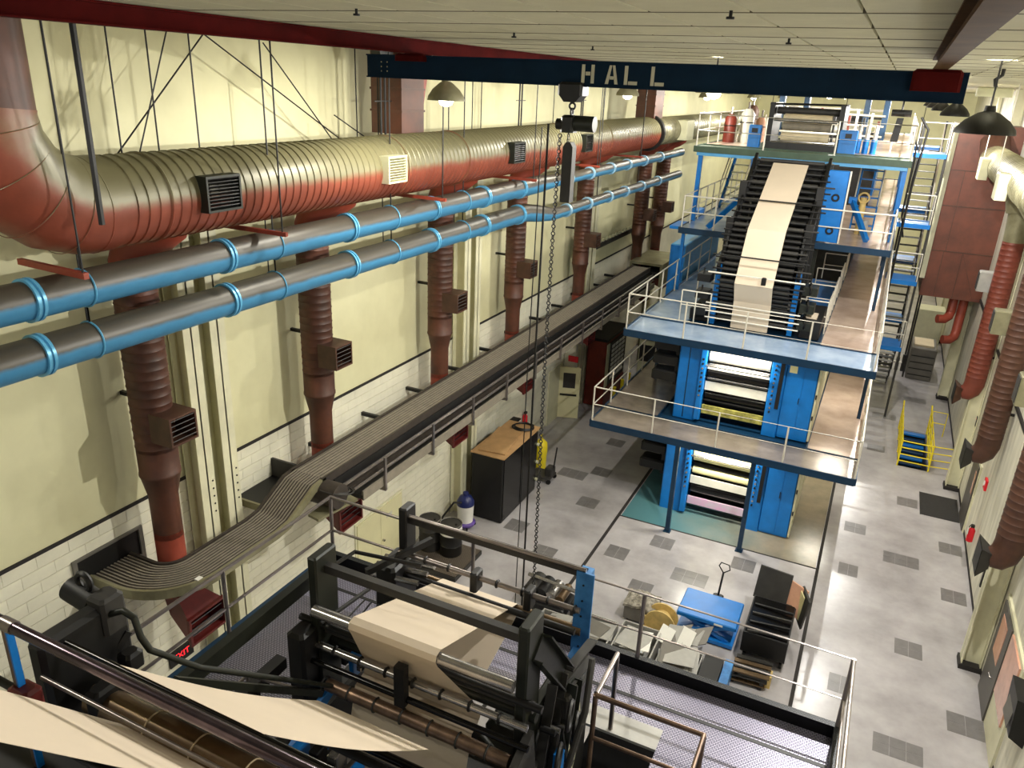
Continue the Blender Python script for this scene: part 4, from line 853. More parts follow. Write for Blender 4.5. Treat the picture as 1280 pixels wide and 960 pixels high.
for k in range(6): B().cyl((FXL-.17,2.25+.08*k,8.05+.1*(k % 3)),(FXL-.13,2.25+.08*k,8.05+.1*(k % 3)),.03,8).part('bolt', 'charcoal', t, True)
B().cbx(-5.2,-3.55,1.85,2.15,7.0,8.02,.03).part('front_beam', 'black', t); B().torus((FXL-.2,2.45,8.2),(1,0,0),.14,.025,20,6).part('pulley', 'black_gloss', t, True); B().cbx(-3.92,-3.8,2.55,2.68,8.35,8.47,.02).part('bearing_block', 'black', t)
for x in (FXL+.2,FXR-.2): B().cbx(x-.06,x+.06,2.25,2.5,8.15,8.45,.02).part('bearing_block', 'black', t)
# drive end plate, gear motor and conduit at the left near corner
B().cbx(FXL-.16,FXL-.02,2.15,2.75,7.9,8.78,.03).part('end_plate', 'black', t)
B().cbx(FXL-.3,FXL-.16,2.3,2.5,8.3,8.6,.03).part('drive_block', 'black_gloss', t)
g = B().cyl((-4.35,2.62,8.78),(-4.12,2.62,8.74),.085,18).part('gear_motor', 'black', t, True)
B().cbx(-4.12,-3.96,2.55,2.72,8.58,8.84,.02).part('gear_block', 'charcoal', g); B().torus((-4.2,2.62,8.88),(0,1,0),.06,.02,14,6).part('cable_loop', 'black', g, True); B().cyl((-4.02,2.54,8.71),(-4.02,2.55,8.71),.03,12).part('hub', 'steel', g, True)
B().bar((-4.05,2.6,8.55),(-4.12,2.3,8.3),.06,.06).part('motor_arm', 'steel', t); B().bar((-4.0,2.72,8.5),(-4.05,2.4,8.2),.05,.05).part('motor_arm', 'black', t)
B().tube([(-3.98,2.6,8.72),(-3.86,2.62,8.78),(-3.78,2.63,8.75),(-3.76,2.64,8.6),(-3.72,2.66,8.5),(-3.7,3.0,8.1),(-3.7,4.45,6.75)],.022,10).part('conduit', 'dark_green', t, True)
B().bar((-3.85,2.9,8.0),(-3.85,4.4,6.65),.04,.06).part('web_guide', 'dark_green', t)
B().bx(FXL-.165,FXL-.16,2.3,2.4,8.62,8.66).part('white_tag', 'white', t)
# paper webs on the near tower
B().sheet([[(-3.5,4.47,7.6),(-3.06,4.47,7.6),(-2.62,4.47,7.6)],[(-3.5,5.2,7.33),(-3.06,5.2,7.33),(-2.62,5.2,7.33)],[(-3.5,6.0,7.04),(-3.06,6.0,7.04),(-2.62,6.0,7.04)],[(-3.5,6.055,6.97),(-3.06,6.055,6.97),(-2.62,6.055,6.97)],[(-3.5,6.0,6.9),(-3.06,6.0,6.9),(-2.62,6.0,6.9)],[(-3.5,5.1,6.62),(-3.06,5.1,6.62),(-2.62,5.1,6.62)],[(-3.5,4.85,6.3),(-3.06,4.85,6.3),(-2.62,4.85,6.3)]],.003).thing('paper_web','paper','cream paper web running over the far roller of the nearest tower','paper web',(-3.06,5,6.3))
w1 = [(4.47,7.603),(4.4,7.585),(4.385,7.53),(4.42,7.46),(4.62,6.98),(4.58,6.9),(4.45,6.86),(4.3,6.3),(4.25,5.6)]
B().sheet([[(x,a,b) for x in (-3.5,-3.06,-2.62 if b > 7.2 else -2.3)] for a, b in w1],.003).thing('paper_web','paper','cream paper web wrapping the front roller and dropping into the nearest tower','paper web',(-3.06,4.4,5.6))
def hang(a, b, sag, n=10):
    return [(a[0]+(b[0]-a[0])*i/n, a[1]+(b[1]-a[1])*i/n-sag*math.sin(math.pi*i/n)) for i in range(n+1)]
def webrun(a, b, sag, lab):
    B().sheet([[(-3.5,p,q),(-3.14,p,q),(-2.78,p,q),(-2.42,p,q)] for p, q in hang(a,b,sag)],.003).thing('paper_web','paper',lab,'paper web',(-2.96,(a[0]+b[0])/2,min(a[1],b[1])-sag),smooth=True)
webrun((3.95,7.1),(2.3,8.75),.06,'sagging cream paper web slung between two rollers in front of the black conduit')
webrun((2.24,8.36),(.7,10.31),.0,'cream paper web rising steeply from the brown seamed roller')
webrun((2.25,7.95),(.5,9.75),.03,'lower cream paper web under the steep web of the brown roller')
mat('rail_dark', (96, 84, 92), .22, .85, .2, 5)
t = T('guard_rail', 'thick shiny pipe guard rail on a blue post above the nearest webs', 'railing', (-3,2,7.6))
B().tube([(-6.2,2.0,9.07),(-1.2,2.0,9.07)],.034,12).part('top_rail', 'rail_dark', t, True); B().tube([(-6.2,2.0,8.58),(-3.95,2.0,8.58)],.024,10).part('mid_rail', 'black', t, True)
B().bx(-4.0,-3.97,1.98,2.02,7.6,9.05).part('post', 'rail_rust', t); B().bx(-3.97,-3.955,1.98,2.02,7.6,9.03).part('post_strip', 'blue', t); B().cbx(-4.03,-3.86,1.94,2.06,8.5,8.64,.02).part('post_bracket', 'dark_red', t); B().cyl((-4.0,2.0,9.07),(-3.9,2.0,9.07),.04,12).part('collar', 'rail_steel', t, True)

# ------------------------------------------------------------------ right side ducts
t = T('plenum_duct', 'big red panelled plenum on the right wall past the stair tower', 'duct', (2.8,34,4.8))
B().bx(1.75,3.9,34,37.5,4.8,11.2).part('plenum_box', 'plenum_red', t)
for z in (6.6,8.3,9.6): B().bx(1.74,3.9,33.98,34.02,z-.02,z+.02).part('panel_joint', 'duct_brown', t)
for x, z0, z1 in ((2.3,6.6,9.6),(2.9,4.8,6.6),(2.25,4.8,6.6)): B().bx(x-.012,x+.012,33.985,34.02,z0,z1).part('panel_joint', 'duct_brown', t)
B().bar((2.9,33.99,6.6),(3.6,33.99,4.85),.02,.02).part('stiffener', 'duct_red', t)
B().bx(1.62,1.8,33.88,34.02,5.5,11.25).part('corner_trim', 'column_cream', t)
for x, z, k in ((3.05,3.9,-1),(3.4,3.1,-1)):
    B().tube([(x,34.6,4.9),(x,34.6,z+.3),(x-.05,34.45,z+.1),(x-.2,34.3,z),(x-.45,34.2,z)],.17,16).part('outlet_pipe', 'duct_red_low', t, True)
t = T('aisle_duct', 'pale galvanised spiral duct under the ceiling along the right wall', 'duct', (3.0,22,9.6))
B().lathe((3.05,14,10.1),(3.05,33,10.1),ribs(19,.48,.3,.012),28).part('duct_shell', 'galv', t, True)
B().tube([(3.05,33,10.1),(3.05,33.5,10.3),(3.0,33.9,10.7)],.47,24).part('end_bend', 'duct_brown', t, True)
for y in (29.5,23.6):
    B().cbx(2.35,2.62,y-.35,y+.35,9.7,10.35,.02).part('register', 'beige_box', t)
for y in (31,26,20): B().cyl((2.55,y,10.1),(2.55,y,12.5),.014,6).part('hanger_rod', 'rail_white', t)
for i, y in enumerate((27.0,21.9,16.5)):
    lab = ['red brown wall duct with elbow hood beyond the exit sign','dark brown wall duct with elbow hood between exit sign and fire alarm box','nearest dark wall duct with elbow hood above the door'][i]
    t = T('wall_duct', lab, 'duct', (3.45,y,3.2)); m = ('duct_red_right','duct_brown','duct_brown')[i]; x = 3.52; r = .29
    B().lathe((x,y,3.9),(x,y,8.2),ribs(4.3,r,.16,.008),22).part('duct_shell', m, t, True)
    B().lathe((x,y,8.2),(x,y,9.2),[(0,r),(.6,r*1.1),(1.0,r*1.25)],22).part('taper', 'galv', t, True); B().tube([(x,y,9.1),(x-.1,y,9.5),(3.05,y,10.0)],.42,20).part('tee', 'galv', t, True)
    B().tube([(x,y,3.95),(x,y,3.72),(x-.05,y,3.52),(x-.16,y,3.4),(x-.3,y,3.36)],r,20,True,[r,r,r*.98,r*.92,r*.7]).part('elbow', m, t, True)
    hd = B().add([(x-.28,y-.18,3.18),(x-.28,y+.18,3.18),(x-.28,y+.18,3.52),(x-.28,y-.18,3.52),(x-.5,y-.34,3.02),(x-.5,y+.34,3.02),(x-.5,y+.34,3.66),(x-.5,y-.34,3.66)],[(0,1,2,3),(0,4,5,1),(1,5,6,2),(2,6,7,3),(3,7,4,0)]).part('hood', 'duct_brown' if i == 0 else 'charcoal', t)
    B().bx(x-.505,x-.495,y-.3,y+.3,3.06,3.62).part('mouth', 'black', hd)
    B().cbx(x-.62,x-.2,y+.1,y+.5,6.6,7.2,.02).part('register', 'galv' if i else 'grey_plate', t); B().bx(x-.64,x-.62,y+.14,y+.46,6.65,7.15).part('grille', 'charcoal', t)
    B().bx(x,XR,y-.03,y+.03,4.6,4.66).part('wall_bracket', 'black', t)
# exit signs
def exit_sign(x, y, z, nx, lab, s=1.0, glow='exit_glow'):
    t = T('exit_sign', lab, 'sign', (x,y,z-.12*s)); d = .04*nx
    a, b = sorted((x, x+d)); B().bx(a,b,y-.26*s,y+.26*s,z-.15*s,z+.15*s).part('sign_box', 'black', t)
    tb = B(); text_mesh(tb,'EXIT',.17*s,lambda u,v: (x+d*1.05, y+(-u if nx < 0 else u)*1.0, z+v)); tb.part('letters', glow, t)
exit_sign(XL+.02,7.72,2.1,1,'red EXIT sign on the block wall behind the nearest tower')
exit_sign(XR-.02,27.2,2.5,-1,'red EXIT sign on the right wall above the aisle',1.1)
t = T('exit_sign', 'bright red exit sign above the open cream door', 'sign', (-9.45,25.6,2.35))
B().bx(-9.62,-9.24,25.55,25.6,2.38,2.6).part('sign_box', 'red_sign', t)
# wall fixtures right
t = T('fire_extinguisher', 'red fire extinguisher with white label on the right wall', 'extinguisher', (3.78,22.1,.75))
B().lathe((3.76,22.1,.75),(3.76,22.1,1.4),[(0,.06),(.02,.085),(.36,.085),(.42,.05),(.46,.03)],16).part('cylinder', 'red_sign', t, True); B().bx(3.66,3.675,22.03,22.17,.98,1.15).part('label_plate', 'white', t); B().cbx(3.71,3.8,22.05,22.15,1.2,1.27,.01).part('valve_head', 'black', t); B().tube([(3.72,22.14,1.25),(3.68,22.2,1.1),(3.7,22.2,.9)],.012,6).part('hose', 'black', t, True)
t = T('fire_alarm', 'red fire alarm box with white ring on the right wall', 'alarm', (3.86,22.75,2.1))
B().cbx(3.84,3.9,22.6,22.9,2.1,2.4,.01).part('box_body', 'red_sign', t); B().torus((3.835,22.75,2.27),(1,0,0),.06,.015,16,6).part('ring', 'white', t, True)
t = T('door_mat', 'black rubber door mat on the aisle floor', 'mat', (3.28,25.4,0)); B().bx(2.74,3.82,24.6,26.2,0.004,.016).part('mat_body', 'rubber', t); B().bx(2.72,2.74,24.58,26.22,.004,.012).part('mat_edge', 'black', t)
t = T('time_clock', 'black wall box with slanted top by the grey door', 'box', (3.75,13.6,1.5)); B().prism([(3.9,1.6),(3.65,1.75),(3.6,2.55),(3.9,2.5)],'y',13.2,13.9).part('housing', 'black', t); B().obox((3.62,13.55,2.15),(-.005,0,0),(0,.25,0),(.02,0,.3)).part('face', 'grey_plate_dark', t)
t = T('wall_ladder', 'black bracket rail with yellow hook on the right wall', 'rack', (3.8,19.4,1.0)); B().bx(3.78,3.9,19.35,19.45,1.0,1.9).part('rail', 'black', t); B().bx(3.7,3.78,19.37,19.43,1.8,1.85).part('hook', 'yellow', t)
t = T('hose_reel', 'dark pipe stub with valve on the right wall near the mat', 'valve', (3.8,25.9,1.3)); B().cyl((3.75,23.6,2.6),(3.75,23.6,3.0),.05,10).part('pipe', 'black', t, True); B().torus((3.7,23.6,2.8),(1,0,0),.08,.02,14,6).part('wheel', 'black', t, True)
# stairwell with yellow rails and blue steps
t = T('stairwell', 'blue steps going down inside yellow guard rails', 'stairs', (2.5,29.8,-2.8))
for i in range(12): B().bx(HX0+.03,HX1-.03,HY1-.28*(i+1),HY1-.28*i-.02,-.13*(i+1)+.02,-.13*(i+1)+.08).part('step', 'blue_dark' if i % 2 else 'blue', t)
for x in (HX0,HX1): 
    for z in (.2,.45,.7,.95): B().tube([(x,HY1-.05,z),(x,HY0,z)],.022,8).part('side_rail', 'yellow', t, True)
    for y in (HY0,29.2,30.4,HY1-.05): B().tube([(x,y,0),(x,y,1.0)],.026,8).part('post', 'yellow', t, True)
    B().tube([(x,HY1+.3,1.05),(x,HY1-.05,.95)],.03,8).part('hand_loop', 'yellow', t, True)
for z in (.2,.45,.7,.95):
    B().tube([(HX0,HY0,z),(HX1,HY0,z)],.022,8).part('end_rail', 'yellow', t, True); B().tube([(HX1,HY0,z),(3.6,HY0+.1,z)],.02,8).part('end_rail', 'yellow', t, True)
B().tube([(HX1+.05,HY1,.0),(HX1+.05,HY1,.95),(3.55,HY1,.95),(3.55,HY1,0)],.02,8).part('end_rail', 'yellow', t, True); B().tube([(HX1+.05,HY1,.5),(3.55,HY1,.5)],.02,8).part('end_rail', 'yellow', t, True)
t = T('compressor', 'grey box machine under pipes past the stairwell', 'machine', (2.7,39,0))
B().cbx(2.2,3.25,38.2,40.2,.02,1.5,.04).part('body', 'grey_plate_dark', t); B().bx(2.3,3.1,38.5,39.8,1.5,1.58).part('lid', 'paper_dim', t)
for i in range(4): B().bx(2.25,3.2,38.18,38.2,.2+.3*i,.24+.3*i).part('vent', 'black', t)
for y in (38.3,40.0): B().tube([(2.1,y,0),(2.1,y,4.2),(2.3,y,4.5),(3.0,y,4.5)],.04,8).part('pipe_loop', 'charcoal', t, True)
t = T('grey_cabinet', 'tall grey cabinet on the aisle floor behind the pipe loops', 'cabinet', (2.9,43,0)); B().cbx(2.3,3.6,43,44.2,.02,2.2,.03).part('cabinet_body', 'beige_box', t); B().bx(2.35,2.94,42.98,43,.1,2.1).part('door', 'beige_box', t); B().bx(2.96,3.55,42.98,43,.1,2.1).part('door', 'beige_box', t)
t = T('valve_bench', 'low clutter of valves and pipes under the right end of the middle walkway', 'machine', (1.3,36.5,0))
for i in range(6): B().cyl((.8+.25*i,39.2,0),(.8+.25*i,39.2,.5+.15*(i % 3)),.08,10).part('valve_body', 'charcoal' if i % 2 else 'steel', t, True)
B().tube([(.7,39.2,.4),(2.1,39.2,.4)],.05,8).part('manifold', 'rail_white', t, True)

# ------------------------------------------------------------------ things on the floor, left side
t = T('spill_pallet', 'dark tread plate spill pallet under the two drums', 'pallet', (-8.85,15.2,0))
B().bx(-9.7,-8.1,14.5,15.95,.02,.14).part('tray', 'charcoal', t); B().bx(-9.68,-8.12,14.52,15.93,.14,.16).part('grate', 'tread_brown', t)
for x, y, lab, m in ((-9.4,15.4,'dark steel drum on the spill pallet, against the wall','charcoal'),(-8.78,15.45,'steel drum with white upper band on the spill pallet','black')):
    t = T('steel_drum', lab, 'drum', (x,y,.16)); p = [(0,.29),(.02,.295),(.28,.29),(.3,.305),(.32,.29),(.58,.29),(.6,.305),(.62,.29),(.86,.29),(.88,.3),(.9,.3),(.9,.275),(.885,.27)]
    B().lathe((x,y,.16),(x,y,1.1),p,26).part('drum_body', m, t, True); B().cyl((x,y,1.04),(x,y,1.05),.26,24).part('lid', 'charcoal', t)
    if m == 'black': B().lathe((x,y,.16),(x,y,1),[(.63,.293),(.63,.297),(.85,.297),(.85,.293)],26,False).part('white_band', 'white', t, True)
    B().torus((x,y,1.06),(0,0,1),.29,.012,26,6).part('rim', 'steel', t, True); B().cyl((x+.15,y,1.05),(x+.15,y,1.08),.03,10).part('bung', 'black', t, True)
t = T('wet_vacuum', 'navy and white wet vacuum with purple base beside the drums', 'vacuum', (-9.2,17.2,0))
B().lathe((-9.2,17.0,.1),(-9.2,17.0,1),[(0,.28),(.06,.3),(.1,.24)],22).part('base', 'purple', t, True); B().lathe((-9.2,17.0,.18),(-9.2,17.0,1.2),[(0,.22),(.5,.24),(.55,.25)],22).part('tank', 'white', t, True); B().lathe((-9.2,17.0,.73),(-9.2,17.0,1.5),[(0,.25),(.1,.25),(.25,.17),(.3,.08),(.38,.08)],22).part('motor_head', 'navy', t, True)
for k in range(4):
    a = k*1.57+.7; B().torus((-9.2+.26*math.cos(a),17.0+.26*math.sin(a),.06),(math.cos(a+1.57),math.sin(a+1.57),0),.04,.02,12,6).part('castor', 'black', t, True)
B().tube([(-9.2,16.75,.9),(-9.3,16.5,1.0),(-9.6,16.4,.5),(-9.5,16.2,.1),(-9.2,16.25,.05)],.03,8).part('hose', 'black', t, True)
t = T('black_cabinet', 'tall black cabinet with cardboard sheets lying on top', 'cabinet', (-8.85,18.8,0))
B().cbx(-9.35,-8.35,17.6,20.0,.03,2.1,.03).part('cabinet_body', 'black', t)
for k in range(2): B().bx(-8.35,-8.33,17.66+1.17*k,18.78+1.17*k,.1,2.05).part('door', 'black_gloss', t)
for z in (.4,1.0,1.6): B().cyl((-8.33,19.95,z),(-8.27,19.95,z),.05,12).part('hinge_knob', 'beige_box', t, True)
t = T('cardboard_sheet', 'large brown cardboard sheet on top of the black cabinet', 'cardboard', (-8.85,18.8,2.1)); B().bx(-9.38,-8.3,17.55,20.1,2.1,2.13).part('sheet', 'cardboard', t); B().obox((-8.9,18.6,2.155),(.4,.05,0),(-.1,.85,0),(0,0,.014)).part('upper_sheet', 'cardboard', t)
t = T('cable_coil', 'dark coil of cable on the cardboard over the black cabinet', 'cable', (-8.7,19.8,2.13))
for k in range(3): B().torus((-8.75+.02*k,19.75,2.16+.025*k),(0,.1,1),.33-.02*k,.02,26,6).part('loop', 'black', t, True)
t = T('cover_sheet', 'black plastic cover draped beside the black cabinet', 'cover', (-8.7,20.5,0))
rows = []
for i in range(9):
    z = .12+1.95*i/8; rows.append([(-9.3+.9*k/10, 20.08+.5*(1-i/16)*math.sin(math.pi*k/10)+.04*math.sin(k*2.1+i*.6), z) for k in range(11)])
B().sheet(rows,.02).part('drape', 'black_gloss', t, True)
t = T('yellow_bin', 'yellow drum pump standing behind the black cover', 'bin', (-8.75,21.3,0)); B().lathe((-8.75,21.3,.0),(-8.75,21.3,1.2),[(0,.2),(.5,.2),(.7,.22),(1.0,.2),(1.1,.1)],18).part('body', 'yellow', t, True); B().cyl((-8.75,21.3,1.05),(-8.75,21.3,1.3),.04,8).part('cap', 'yellow', t, True)
t = T('hand_truck', 'small dark platform truck with upright handle on the floor', 'cart', (-8.3,20.9,0))
B().cbx(-8.75,-8.05,20.45,21.05,.16,.22,.02).part('platform', 'charcoal', t); B().cbx(-8.3,-8.05,20.6,20.95,.22,.5,.03).part('pump', 'charcoal', t); B().tube([(-8.08,20.8,.3),(-8.0,20.82,1.2)],.025,8).part('handle', 'black', t, True)
for x, y in ((-8.65,20.5),(-8.65,21.0),(-8.1,20.5),(-8.1,21.0)): B().cyl((x,y-.03,.08),(x,y+.03,.08),.075,14).part('wheel', 'black', t, True)
t = T('fire_extinguisher', 'red fire extinguisher on the left block wall past the black cabinet', 'extinguisher', (-9.88,22.4,.9)); B().lathe((-9.86,22.4,.9),(-9.86,22.4,1.6),[(0,.06),(.02,.085),(.38,.085),(.44,.04),(.5,.03)],14).part('cylinder', 'red_sign', t, True); B().cbx(-9.9,-9.8,22.35,22.45,1.38,1.45,.01).part('valve_head', 'black', t)
t = T('fire_alarm', 'red fire alarm box with white square on the left wall', 'alarm', (-9.95,22.5,2.1)); B().cbx(-9.98,-9.92,22.35,22.65,2.15,2.5,.01).part('box_body', 'red_sign', t); B().bx(-9.92,-9.91,22.44,22.56,2.26,2.4).part('square', 'white', t)
t = T('wall_desk', 'small dark fold-down shelf on the left block wall', 'shelf', (-9.85,21.3,1.3)); B().bx(-9.98,-9.7,21.0,21.7,1.45,1.5).part('top', 'black', t); B().bar((-9.95,21.1,1.2),(-9.72,21.1,1.45),.03,.03).part('arm', 'black', t)
t = T('control_cabinet', 'red brown control cabinet with a white tag grid', 'cabinet', (-9.1,28.6,0))
B().cbx(-9.55,-8.78,27.4,29.9,.03,2.75,.03).part('cabinet_body', 'mach_brown', t); B().bx(-9.57,-8.74,27.35,29.95,2.75,2.85).part('top', 'black', t); B().bx(-8.78,-8.75,27.5,27.8,.8,2.6).part('grey_strip', 'beige_box', t); B().bx(-8.78,-8.75,27.85,29.85,.8,2.6).part('panel', 'charcoal', t)
for i in range(8):
    for q in range(4): B().bx(-8.75,-8.735,28.05+.42*q,28.38+.42*q,1.0+.19*i,1.12+.19*i).part('tag', 'white', t)
B().bx(-8.78,-8.73,27.4,29.9,.03,.75).part('kick_panel', 'dark_red', t)
for k, y in enumerate((27.9,28.9,29.8)):
    t = T('bollard', 'short yellow guard post in front of the brown control cabinet', 'bollard', (-8.45,y,0), 'yellow guard posts by the control cabinet'); B().cyl((-8.45,y,0),(-8.45,y,.75),.07,14).part('post', 'yellow', t, True); B().cyl((-8.45,y,.75),(-8.45,y,.79),.075,14).part('cap', 'yellow', t, True)
t = T('wall_shelf', 'black wall rail with small white pegs between the far duct drops', 'shelf', (-9.85,29,6.1)); B().bx(-9.99,-9.75,27.9,33,6.12,6.3).part('beam', 'black', t)
for i in range(12): B().bx(-9.85,-9.78,28.1+.4*i,28.3+.4*i,6.3,6.4).part('peg', 'beige_box', t)
t = T('conveyor_head', 'grey frame with black rollers at the far end of the conveyor', 'conveyor', (-8.5,31.5,4.2))
B().bx(-9.3,-7.9,31.2,34,5.1,5.2).part('top_frame', 'galv', t); B().bx(-9.3,-9.2,31.2,34,4.3,5.1).part('side_frame', 'galv', t); B().bx(-8.0,-7.9,31.2,34,4.3,5.1).part('side_frame', 'galv', t)
for k in range(5): B().cyl((-9.2,31.5+.5*k,4.7),(-8.0,31.5+.5*k,4.7),.16,14).part('roller', 'black', t, True)
for x, y in ((-9.25,31.4),(-7.95,31.4),(-9.25,33.8),(-7.95,33.8)): B().bx(x-.04,x+.04,y-.04,y+.04,0,4.3).part('leg', 'galv', t)
t = T('stacker', 'cream stacking machine below the far end of the conveyor', 'machine', (-7.6,31,0)); B().cbx(-8.1,-7.1,29.6,31.8,.03,3.6,.04).part('body', 'beige_box', t); B().bx(-8.05,-7.15,29.57,29.6,1.5,2.2).part('opening', 'black', t)
for k in range(4): B().cyl((-8.0,29.5,2.5+.25*k),(-7.2,29.5,2.5+.25*k),.05,10).part('roller', 'black', t, True)

# ------------------------------------------------------------------ things on the open floor in the middle
t = T('lift_table', 'bright blue scissor lift table on the open floor', 'lift table', (-1.95,15.8,0))
B().cbx(-2.62,-1.25,15.3,16.35,.56,.66,.02).part('top', 'blue', t); B().bx(-2.6,-1.27,15.32,16.33,.05,.14).part('base', 'blue', t)
for y in (15.36,16.28):
    B().bar((-2.5,y,.14),(-1.4,y,.56),.04,.08).part('scissor_arm', 'blue', t); B().bar((-2.5,y+.05,.56),(-1.4,y+.05,.14),.04,.08).part('scissor_arm', 'blue', t)
B().bx(-1.75,-1.55,15.292,15.3,.585,.63).part('decal', 'white', t)
for x, y in ((-2.5,15.4),(-1.4,15.4),(-2.5,16.25),(-1.4,16.25)): B().cyl((x,y-.03,.05),(x,y+.03,.05),.05,12).part('wheel', 'black', t, True)
t = T('pallet_jack', 'black loop handle of a pallet jack behind the blue lift table', 'pallet jack', (-1.93,16.75,0))
B().cbx(-2.05,-1.8,16.6,16.85,.05,.4,.03).part('pump', 'black', t); B().tube([(-1.93,16.75,.35),(-1.9,16.85,1.0)],.025,8).part('shaft', 'black', t, True); B().tube([(-1.9,16.85,1.0),(-2.03,16.88,1.15),(-1.99,16.9,1.24),(-1.8,16.9,1.22),(-1.76,16.88,1.1),(-1.9,16.85,1.0)],.016,8).part('loop', 'black', t, True); B().bx(-2.2,-2.04,15.9,16.6,.06,.11).part('fork', 'black', t); B().bx(-1.8,-1.64,15.9,16.6,.06,.11).part('fork', 'black', t)
for x in (-2.02,-1.85): B().cyl((x-.03,16.8,.09),(x+.03,16.8,.09),.09,14).part('wheel', 'black', t, True)
t = T('waste_hopper', 'black self-dumping hopper with its lid flaps raised', 'hopper', (-.6,15.8,0))
B().prism([(15.05,.35),(15.35,.1),(16.3,.1),(16.55,.85),(15.05,.85)],'x',-1.08,-.12).part('bin', 'black', t); B().prism([(15.1,.6),(15.1,.86),(16.5,.86),(16.4,.6)],'x',-1.05,-.15).part('liner', 'black_gloss', t)
B().obox((-.72,16.75,1.1),(.38,-.05,0),(0,.02,0),(.02,.14,.36)).part('lid_flap', 'charcoal', t); B().obox((-.2,16.6,1.0),(.22,-.15,.0),(.01,.015,0),(.05,.1,.34)).part('lid_flap', 'salmon', t); B().obox((.0,16.4,.98),(.02,.02,0),(.1,-.3,0),(.04,.03,.36)).part('lid_flap', 'charcoal', t); B().obox((-.06,16.45,.98),(.006,.01,0),(.05,-.14,0),(.02,.02,.3)).part('flap_edge', 'roller_cream', t)
for k in range(4): B().bar((-1.0,15.1+.35*k,.88),(-.15,15.2+.3*k,.93),.05,.04).part('scrap_bar', ['charcoal','black'][k % 2], t)
for x in (-1.0,-.2):
    for y in (15.3,16.2): B().cyl((x-.03,y,.07),(x+.03,y,.07),.07,12).part('castor', 'black', t, True)
t = T('pallet_stack', 'low stack of dark slatted pallets in front of the hopper', 'pallet', (-.75,14.6,0))
for k in range(3):
    for q in range(4): B().obox((-.78+.03*k,14.38+.16*q,.1+.12*k),(.38,.03,0),(-.005,.055,0),(0,0,.015)).part('slat', 'charcoal' if (k+q) % 2 else 'roller_brown', t)
    for x in (-1.08,-.5): B().bx(x+.03*k-.04,x+.03*k+.04,14.35,14.9,.01+.12*k,.085+.12*k).part('runner', 'black', t)
B().bx(-.42,-.3,14.5,14.75,.0,.3).part('wood_block', 'wood', t)
def crate(x0, x1, y0, y1, h, lab, plates):
    t = T('plate_crate', lab, 'crate', ((x0+x1)/2,(y0+y1)/2,0), 'grey crates of printing plates'); b = .03
    B().bx(x0,x1,y0,y1,.02,.06).bx(x0,x0+b,y0,y1,.06,h).bx(x1-b,x1,y0,y1,.06,h).bx(x0+b,x1-b,y0,y0+b,.06,h).bx(x0+b,x1-b,y1-b,y1,.06,h).part('crate_body', 'grey_plate', t)
    for k in range(plates):
        a = random.uniform(-.35,.35); c = ((x0+x1)/2+random.uniform(-.12,.12),(y0+y1)/2+random.uniform(-.12,.12),h-.05+.03*k); wx, wy = (x1-x0)*.36, (y1-y0)*.36
        B().obox(c,(wx*math.cos(a),wx*math.sin(a),random.uniform(-.04,.04)),(-wy*math.sin(a),wy*math.cos(a),random.uniform(-.05,.05)),(0,0,.008)).part('plate', random.choice(['grey_plate','grey_plate','grey_plate_dark','white']), t)
crate(-4.55,-3.75,13.6,14.5,.45,'grey crate with a single flat plate on top',2); crate(-3.65,-2.75,13.5,14.6,.5,'wide grey crate with two pale plates lying across it',3); crate(-2.65,-1.75,13.35,14.4,.42,'grey crate heaped with tilted white edged plates',8); crate(-5.5,-4.75,13.4,14.2,.4,'small grey crate beside the gear machine',3)
t = T('frame_stack', 'leaning white edged frames on the heaped grey crate', 'frames', (-2.2,14.6,0))
for k in range(6): B().obox((-2.65+.15*k,14.5+.07*(k % 3),.52+.03*k),(.17,.1*(k % 3-1),.03),(0,.004,-.012),(.03,.2,.08+.03*(k % 2))).part('frame', ['white','grey_plate','grey_plate_dark'][k % 3], t)
t = T('tool_bin', 'dark bin with a pale blue end panel beside the heaped crate', 'bin', (-1.4,13.9,0)); B().bx(-1.7,-1.3,13.4,14.3,.02,.55).part('bin_body', 'black', t); B().bx(-1.28,-1.1,13.4,14.4,.02,.5).part('end_panel', 'blue_col', t)
t = T('wire_basket', 'grey cart heaped with crumpled paper near the wooden spool', 'cart', (-3.45,15.5,0)); B().cbx(-3.85,-3.1,15.2,15.8,.08,.45,.02).part('cart_body', 'grey_plate_dark', t)
rows = []
for i in range(8): rows.append([(-3.88+.11*k, 15.18+.09*i, .5+.2*math.sin(math.pi*k/7)*math.sin(math.pi*i/7)+random.uniform(-.04,.05)) for k in range(8)])
B().sheet(rows,.06).part('crumpled_paper', 'crumple', t)
for x in (-3.75,-3.2):
    for y in (15.28,15.72): B().cyl((x-.02,y,.05),(x+.02,y,.05),.05,10).part('wheel', 'black', t, True)
t = T('wooden_spool', 'pale wooden cable spool lying between crates and lift table', 'spool', (-2.95,15.2,0))
for y in (14.98,15.3): B().lathe((-2.92,y,.36),(-2.92,y+.04,.36),[(0,.03),(0,.36),(.04,.36),(.04,.03)],22).part('flange', 'wood', t, True)
B().cyl((-2.92,15.02,.36),(-2.92,15.3,.36),.2,16).part('core', 'wood', t, True)
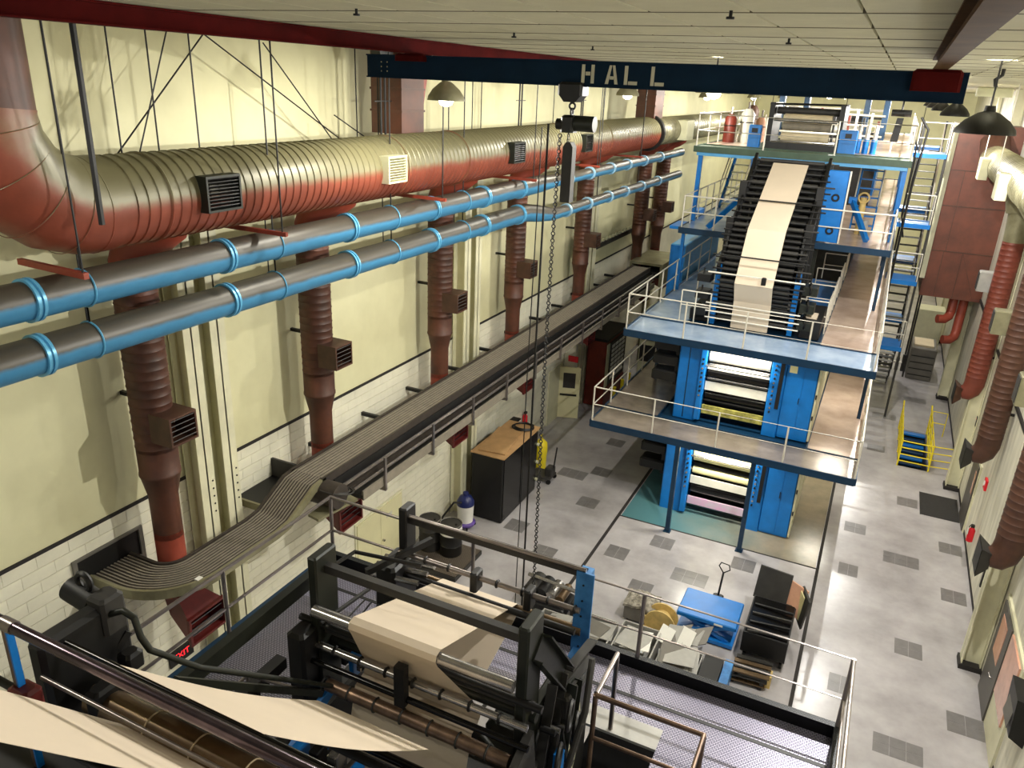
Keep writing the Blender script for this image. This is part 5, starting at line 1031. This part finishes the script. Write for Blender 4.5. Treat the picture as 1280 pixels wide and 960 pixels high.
for k in range(6): B().bx(-3.35,-3.1,14.75+.1*k,14.81+.1*k,.02+.07*k,.07+.07*k).part('slat', 'wood', t)
t = T('gear_machine', 'black gear assembly with shafts on the floor past the near walkway', 'machine', (-5.5,14.8,0)); B().cbx(-6.1,-5.1,14.4,15.2,.05,.3,.03).part('base', 'black', t)
for k in range(4): B().cyl((-6.0+.25*k,14.5,.5),(-6.0+.25*k,15.1,.5),.2-.03*k,16).part('gear', ['charcoal','black','steel','roller_brown'][k], t, True)
B().tube([(-6.2,14.8,.75),(-4.9,14.7,.75)],.05,10).part('shaft', 'steel', t, True); B().cbx(-5.0,-4.7,14.6,15.0,.05,.5,.03).part('motor', 'charcoal', t)

# ------------------------------------------------------------------ clutter beyond the top walkway
for k, (x, y, r, h, m, c) in enumerate(((-5.9,31,.22,1.0,'mach_brown','red brown'),(-5.4,31.6,.25,1.2,'roller_white','white'),(-5.1,33,.2,.9,'salmon','salmon coloured'),(-5.7,34.2,.26,1.3,'duct_brown','dark brown'))):
    t = T('ink_tank', f'{c} upright ink tank on the left part of the top walkway', 'tank', (x,y,Z4)); B().lathe((x,y,Z4),(x,y,Z4+2),[(0,r),(h*.85,r),(h,r*.5)],18).part('tank_body', m, t, True); B().torus((x,y,Z4+h*.6),(0,0,1),r,.02,20,6).part('band', 'black', t, True); B().cyl((x,y,Z4+h),(x,y,Z4+h+.25),.04,8).part('neck', 'steel', t, True)
t = T('pipe_rack', 'white and dark pipe rack standing across the rear of the top walkway', 'rack', (-3,36,Z4))
for k in range(16): B().cyl((-5.2+.28*k,36.2,Z4-.3),(-5.2+.28*k,36.2,Z4+.9+.5*((k*7) % 5)/5),.05,8).part('upright', ['rail_white','black','roller_white','mach_brown'][k % 4], t, True)
for z in (.3,.7,1.1): B().tube([(-5.3,36.15,Z4+z),(-.8,36.15,Z4+z)],.04,8).part('header', 'rail_white', t, True)
B().bx(-5.3,-.8,36.3,36.4,Z3,Z4).part('back_panel', 'charcoal', t)
